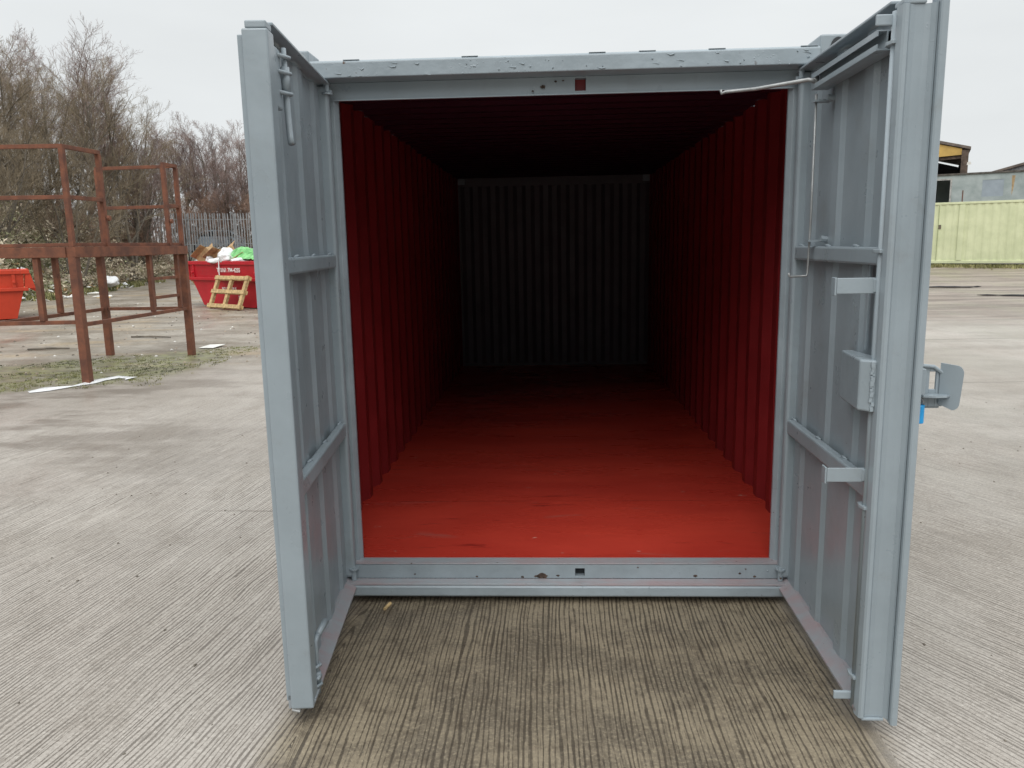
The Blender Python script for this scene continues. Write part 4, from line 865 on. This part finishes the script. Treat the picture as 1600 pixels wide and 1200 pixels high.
# brambles: arching stems with leaf tufts
mb = MB()
def bramble(x, y, hgt, mi):
    z = H(x, y)-.05; a = random.random()*2*pi; l = hgt*random.uniform(.5, 1.3); n = 6; pts = []
    for i in range(n+1):
        t = i/n; pts.append(Vector((x+cos(a)*l*.7*t*t+random.uniform(-.04, .04), y+sin(a)*l*.7*t*t+random.uniform(-.04, .04), z+hgt*(1.5*t-.75*t*t)+random.uniform(-.03, .03))))
    mb.mi = mi; mb.tube(pts, [.014*(1-.75*i/n) for i in range(n+1)], 3, False)
    for i in range(1, n+1):
        for _ in range(4):
            p = pts[i]+Vector((random.uniform(-.12, .12), random.uniform(-.12, .12), random.uniform(-.12, .12))); s = random.uniform(.04, .11); q = Vector((random.uniform(-1, 1), random.uniform(-1, 1), random.uniform(-1, 1)))*s; r = Vector((random.uniform(-1, 1), random.uniform(-1, 1), random.uniform(-1, 1)))*s
            mb.add([p-q, p+r, p+q], [(0, 1, 2)], mi if random.random() < .6 else random.choice((0, 1, 2)))
for _ in range(17000):
    t = random.uniform(.4, 4.7) if random.random() < .8 else random.random()*6.3; k = int(t); a = lerp(FOOT[k], FOOT[k+1], t-k); d = random.uniform(.5, 8.5) if random.random() < .85 else random.uniform(6, 16)
    dx, dy = FOOT[k+1][0]-FOOT[k][0], FOOT[k+1][1]-FOOT[k][1]; l = math.hypot(dx, dy); x = a[0]-dy/l*d; y = a[1]+dx/l*d
    nn = noise.noise(Vector((x*.25, y*.25, 5)))
    near_fence = k >= 4 and d < 3
    hgt = (.6+2.1*sst(.6, 4.5, d)+nn*.8)*(1 if k < 4 else .5)
    mi = 0 if nn > .15 else (2 if nn < -.2 else random.choice((0, 0, 1, 2, 0)))
    if k >= 4: mi = random.choice((0, 1, 3))
    bramble(x, y, max(.3, hgt*random.uniform(.6, 1.3)), mi)
tag(mb.build('brambles', BR), 'tangle of dead brambles and brush covering the bank', 'brambles', kind='stuff')

# ================================================================ TREES (bare, winter)
def tree_mesh(seed, height, stems, spread, up, tw_r=.009, droop=0.0):
    rnd = random.Random(seed); tr = MB(); cr = MB()
    def branch(p, d, length, r, lvl):
        n = 5 if lvl < 2 else 3; pts = [p]; rs = [r]; cur = p.copy(); dd = d.copy()
        for i in range(n):
            dd = (dd+Vector((rnd.uniform(-1, 1), rnd.uniform(-1, 1), rnd.uniform(-.6, .9)+up))*(.13 if lvl < 2 else .2)-Vector((0, 0, droop*(lvl > 2)))).normalized()
            cur = cur+dd*(length/n); pts.append(cur.copy()); rs.append(max(tw_r*.5, r*(1-.72*(i+1)/n)))
        (tr if lvl < 2 else cr).tube(pts, rs, 6 if lvl < 1 else (4 if lvl < 2 else 3), False)
        if lvl >= 4: return
        nb = (14 if stems < 3 else 10, 9, 7, 4)[lvl]
        for k in range(nb):
            t = (.22+.76*(k+rnd.random())/nb) if lvl == 0 else (.15+.82*(k+rnd.random())/nb); f = t*n; i = min(n-1, int(f)); q = pts[i].lerp(pts[i+1], f-i); ax = (pts[i+1]-pts[i]).normalized()
            an = rnd.random()*2*pi; side = ax.orthogonal().normalized(); side = Matrix.Rotation(an, 3, ax) @ side
            ang = rad(rnd.uniform(24, 50)) * (spread if lvl == 0 else 1)
            nd = (ax*cos(ang)+side*sin(ang)).normalized()
            ll = length*(rnd.uniform(.34, .52) if lvl == 0 else rnd.uniform(.38, .6))*(1.15-.55*t)
            branch(q, nd, ll, max(tw_r, rs[i]*rnd.uniform(.42, .6)), lvl+1)
    for s in range(stems):
        a = 2*pi*s/stems+rnd.random(); tilt = 0 if stems == 1 else rnd.uniform(.08, .32)*spread
        branch(Vector((cos(a)*.15*(stems > 1), sin(a)*.15*(stems > 1), -.1)), Vector((cos(a)*tilt, sin(a)*tilt, 1)).normalized(), height*rnd.uniform(.8, 1.0), height*.011 if stems > 1 else height*.013, 0)
    return tr, cr
protos = []
def proto(seed, height, stems, spread, up, bark, twig, droop=0., r=.0065):
    tr, cr = tree_mesh(seed, height, stems, spread, up, r, droop)
    a = bpy.data.meshes.new('trunk'); a.from_pydata(tr.v, [], tr.f); a.materials.append(bark); b = bpy.data.meshes.new('crown'); b.from_pydata(cr.v, [], cr.f); b.materials.append(twig)
    return a, b
KINDS = {
 'willow1': proto(1, 13, 5, 1.1, .25, BARK, TWIG[1]), 'willow2': proto(2, 13, 4, 1.25, .2, BARK, TWIG[1]),
 'birch1': proto(3, 14, 1, .75, .35, BIRCH, TWIG[0], .03), 'birch2': proto(4, 13, 2, .7, .35, BIRCH, TWIG[0], .03),
 'small1': proto(6, 8, 3, .8, .4, BARK, TWIG[0], 0, .006), 'shrub1': proto(7, 4.5, 6, 1.2, .3, BARK, TWIG[2], 0, .006)}
def C3(px_, d):     # bearing across the view -> ground point at distance d
    v = r_*((px_-800)/1230.83)+f_; v.z = 0; v.normalize(); return (-.056+v.x*d, -3.584+v.y*d)
TREES = [('willow1', -20, 42, .70, 'broad many-stemmed willow, leftmost at the frame edge'), ('birch1', 28, 46, .70, 'tall thin birch poking above the leftmost willow'), ('willow2', 66, 42, .68, 'olive brown willow directly above the platform handrail corner'),
 ('birch2', 100, 49, .80, 'twin-stemmed birch behind the olive brown willow'), ('willow1', 118, 44, .66, 'low spreading willow left of the tallest birch'), ('birch1', 163, 46, .76, 'tall birch with fine drooping twigs above the platform'),
 ('birch2', 196, 47, .76, 'twin birch right of the tall one above the platform'), ('willow2', 226, 45, .74, 'willow leaning right at the edge of the tall group'), ('small1', 250, 48, .92, 'slim sapling in the gap between tall and low trees'),
 ('birch1', 272, 62, .60, 'small pale birch above the low handrail'), ('small1', 248, 58, .85, 'thin grey sapling just left of the low handrail post'), ('small1', 305, 60, .95, 'small bare tree over the palisade fence, left one'), ('birch2', 322, 64, .66, 'pair of slim stems over the middle of the palisade fence'),
 ('small1', 348, 60, 1.0, 'bushy bare tree over the right half of the palisade fence'), ('small1', 378, 57, .86, 'purple brown tree touching the container door edge'), ('small1', 402, 60, 1.0, 'bare tree half hidden by the left container door'),
 ('birch1', -60, 50, .7, 'birch just outside the left of the tall group'), ('birch1', 205, 56, .88, 'far faint tree behind the leaning willow'), ('willow1', 8, 36.5, .5, 'low dense willow in front at the far left'), ('willow2', 138, 38.5, .44, 'low willow scrub behind the platform post')]
random.seed(9)
seen = {}
for kd, px_, d, sc, lab in TREES:
    x, y = C3(px_, d)
    t = thing('birch_tree' if 'birch' in kd else ('willow_tree' if 'willow' in kd else 'bare_tree'), 'bare '+lab if not lab.startswith('bare') else lab, 'tree', (x, y, H(x, y)-.05), random.random()*6, 'bare trees on the bank'); t.scale = (sc, sc, sc)
    a, b = KINDS[kd]
    for nm, me in (('trunk', a), ('crown', b)): o = bpy.data.objects.new(nm, me); COL.objects.link(o); o.parent = t
sh_labels = ['thorny bare shrub at far left behind the first fence', 'bare shrub behind the platform top deck', 'tangled shrub right of the middle platform post', 'russet shrub beside the ladder side of the platform', 'bare russet shrub left of the palisade fence', 'russet shrub growing through the palisade fence', 'russet shrub above the middle of the fence', 'russet shrub against the container door edge', 'dense shrub low in the left corner of the trees', 'dark shrub under the tall birch', 'shrub between the willow and the low handrail']
for i, (px_, d, sc) in enumerate(((20, 44, .5), (75, 43, .45), (185, 45, .5), (222, 48, .55), (255, 50, .7), (310, 57, .8), (345, 58, .95), (392, 57, 1.0), (-10, 44, .8), (140, 44, .8), (212, 52, .85))):
    x, y = C3(px_, d); t = thing('bare_shrub', sh_labels[i], 'shrub', (x, y, H(x, y)-.05), random.random()*6, 'bare shrubs on the bank'); t.scale = (sc*1.1, sc*1.1, sc)
    a, b = KINDS['shrub1']
    for nm, me in (('trunk', a), ('crown', b)): o = bpy.data.objects.new(nm, me); COL.objects.link(o); o.parent = t
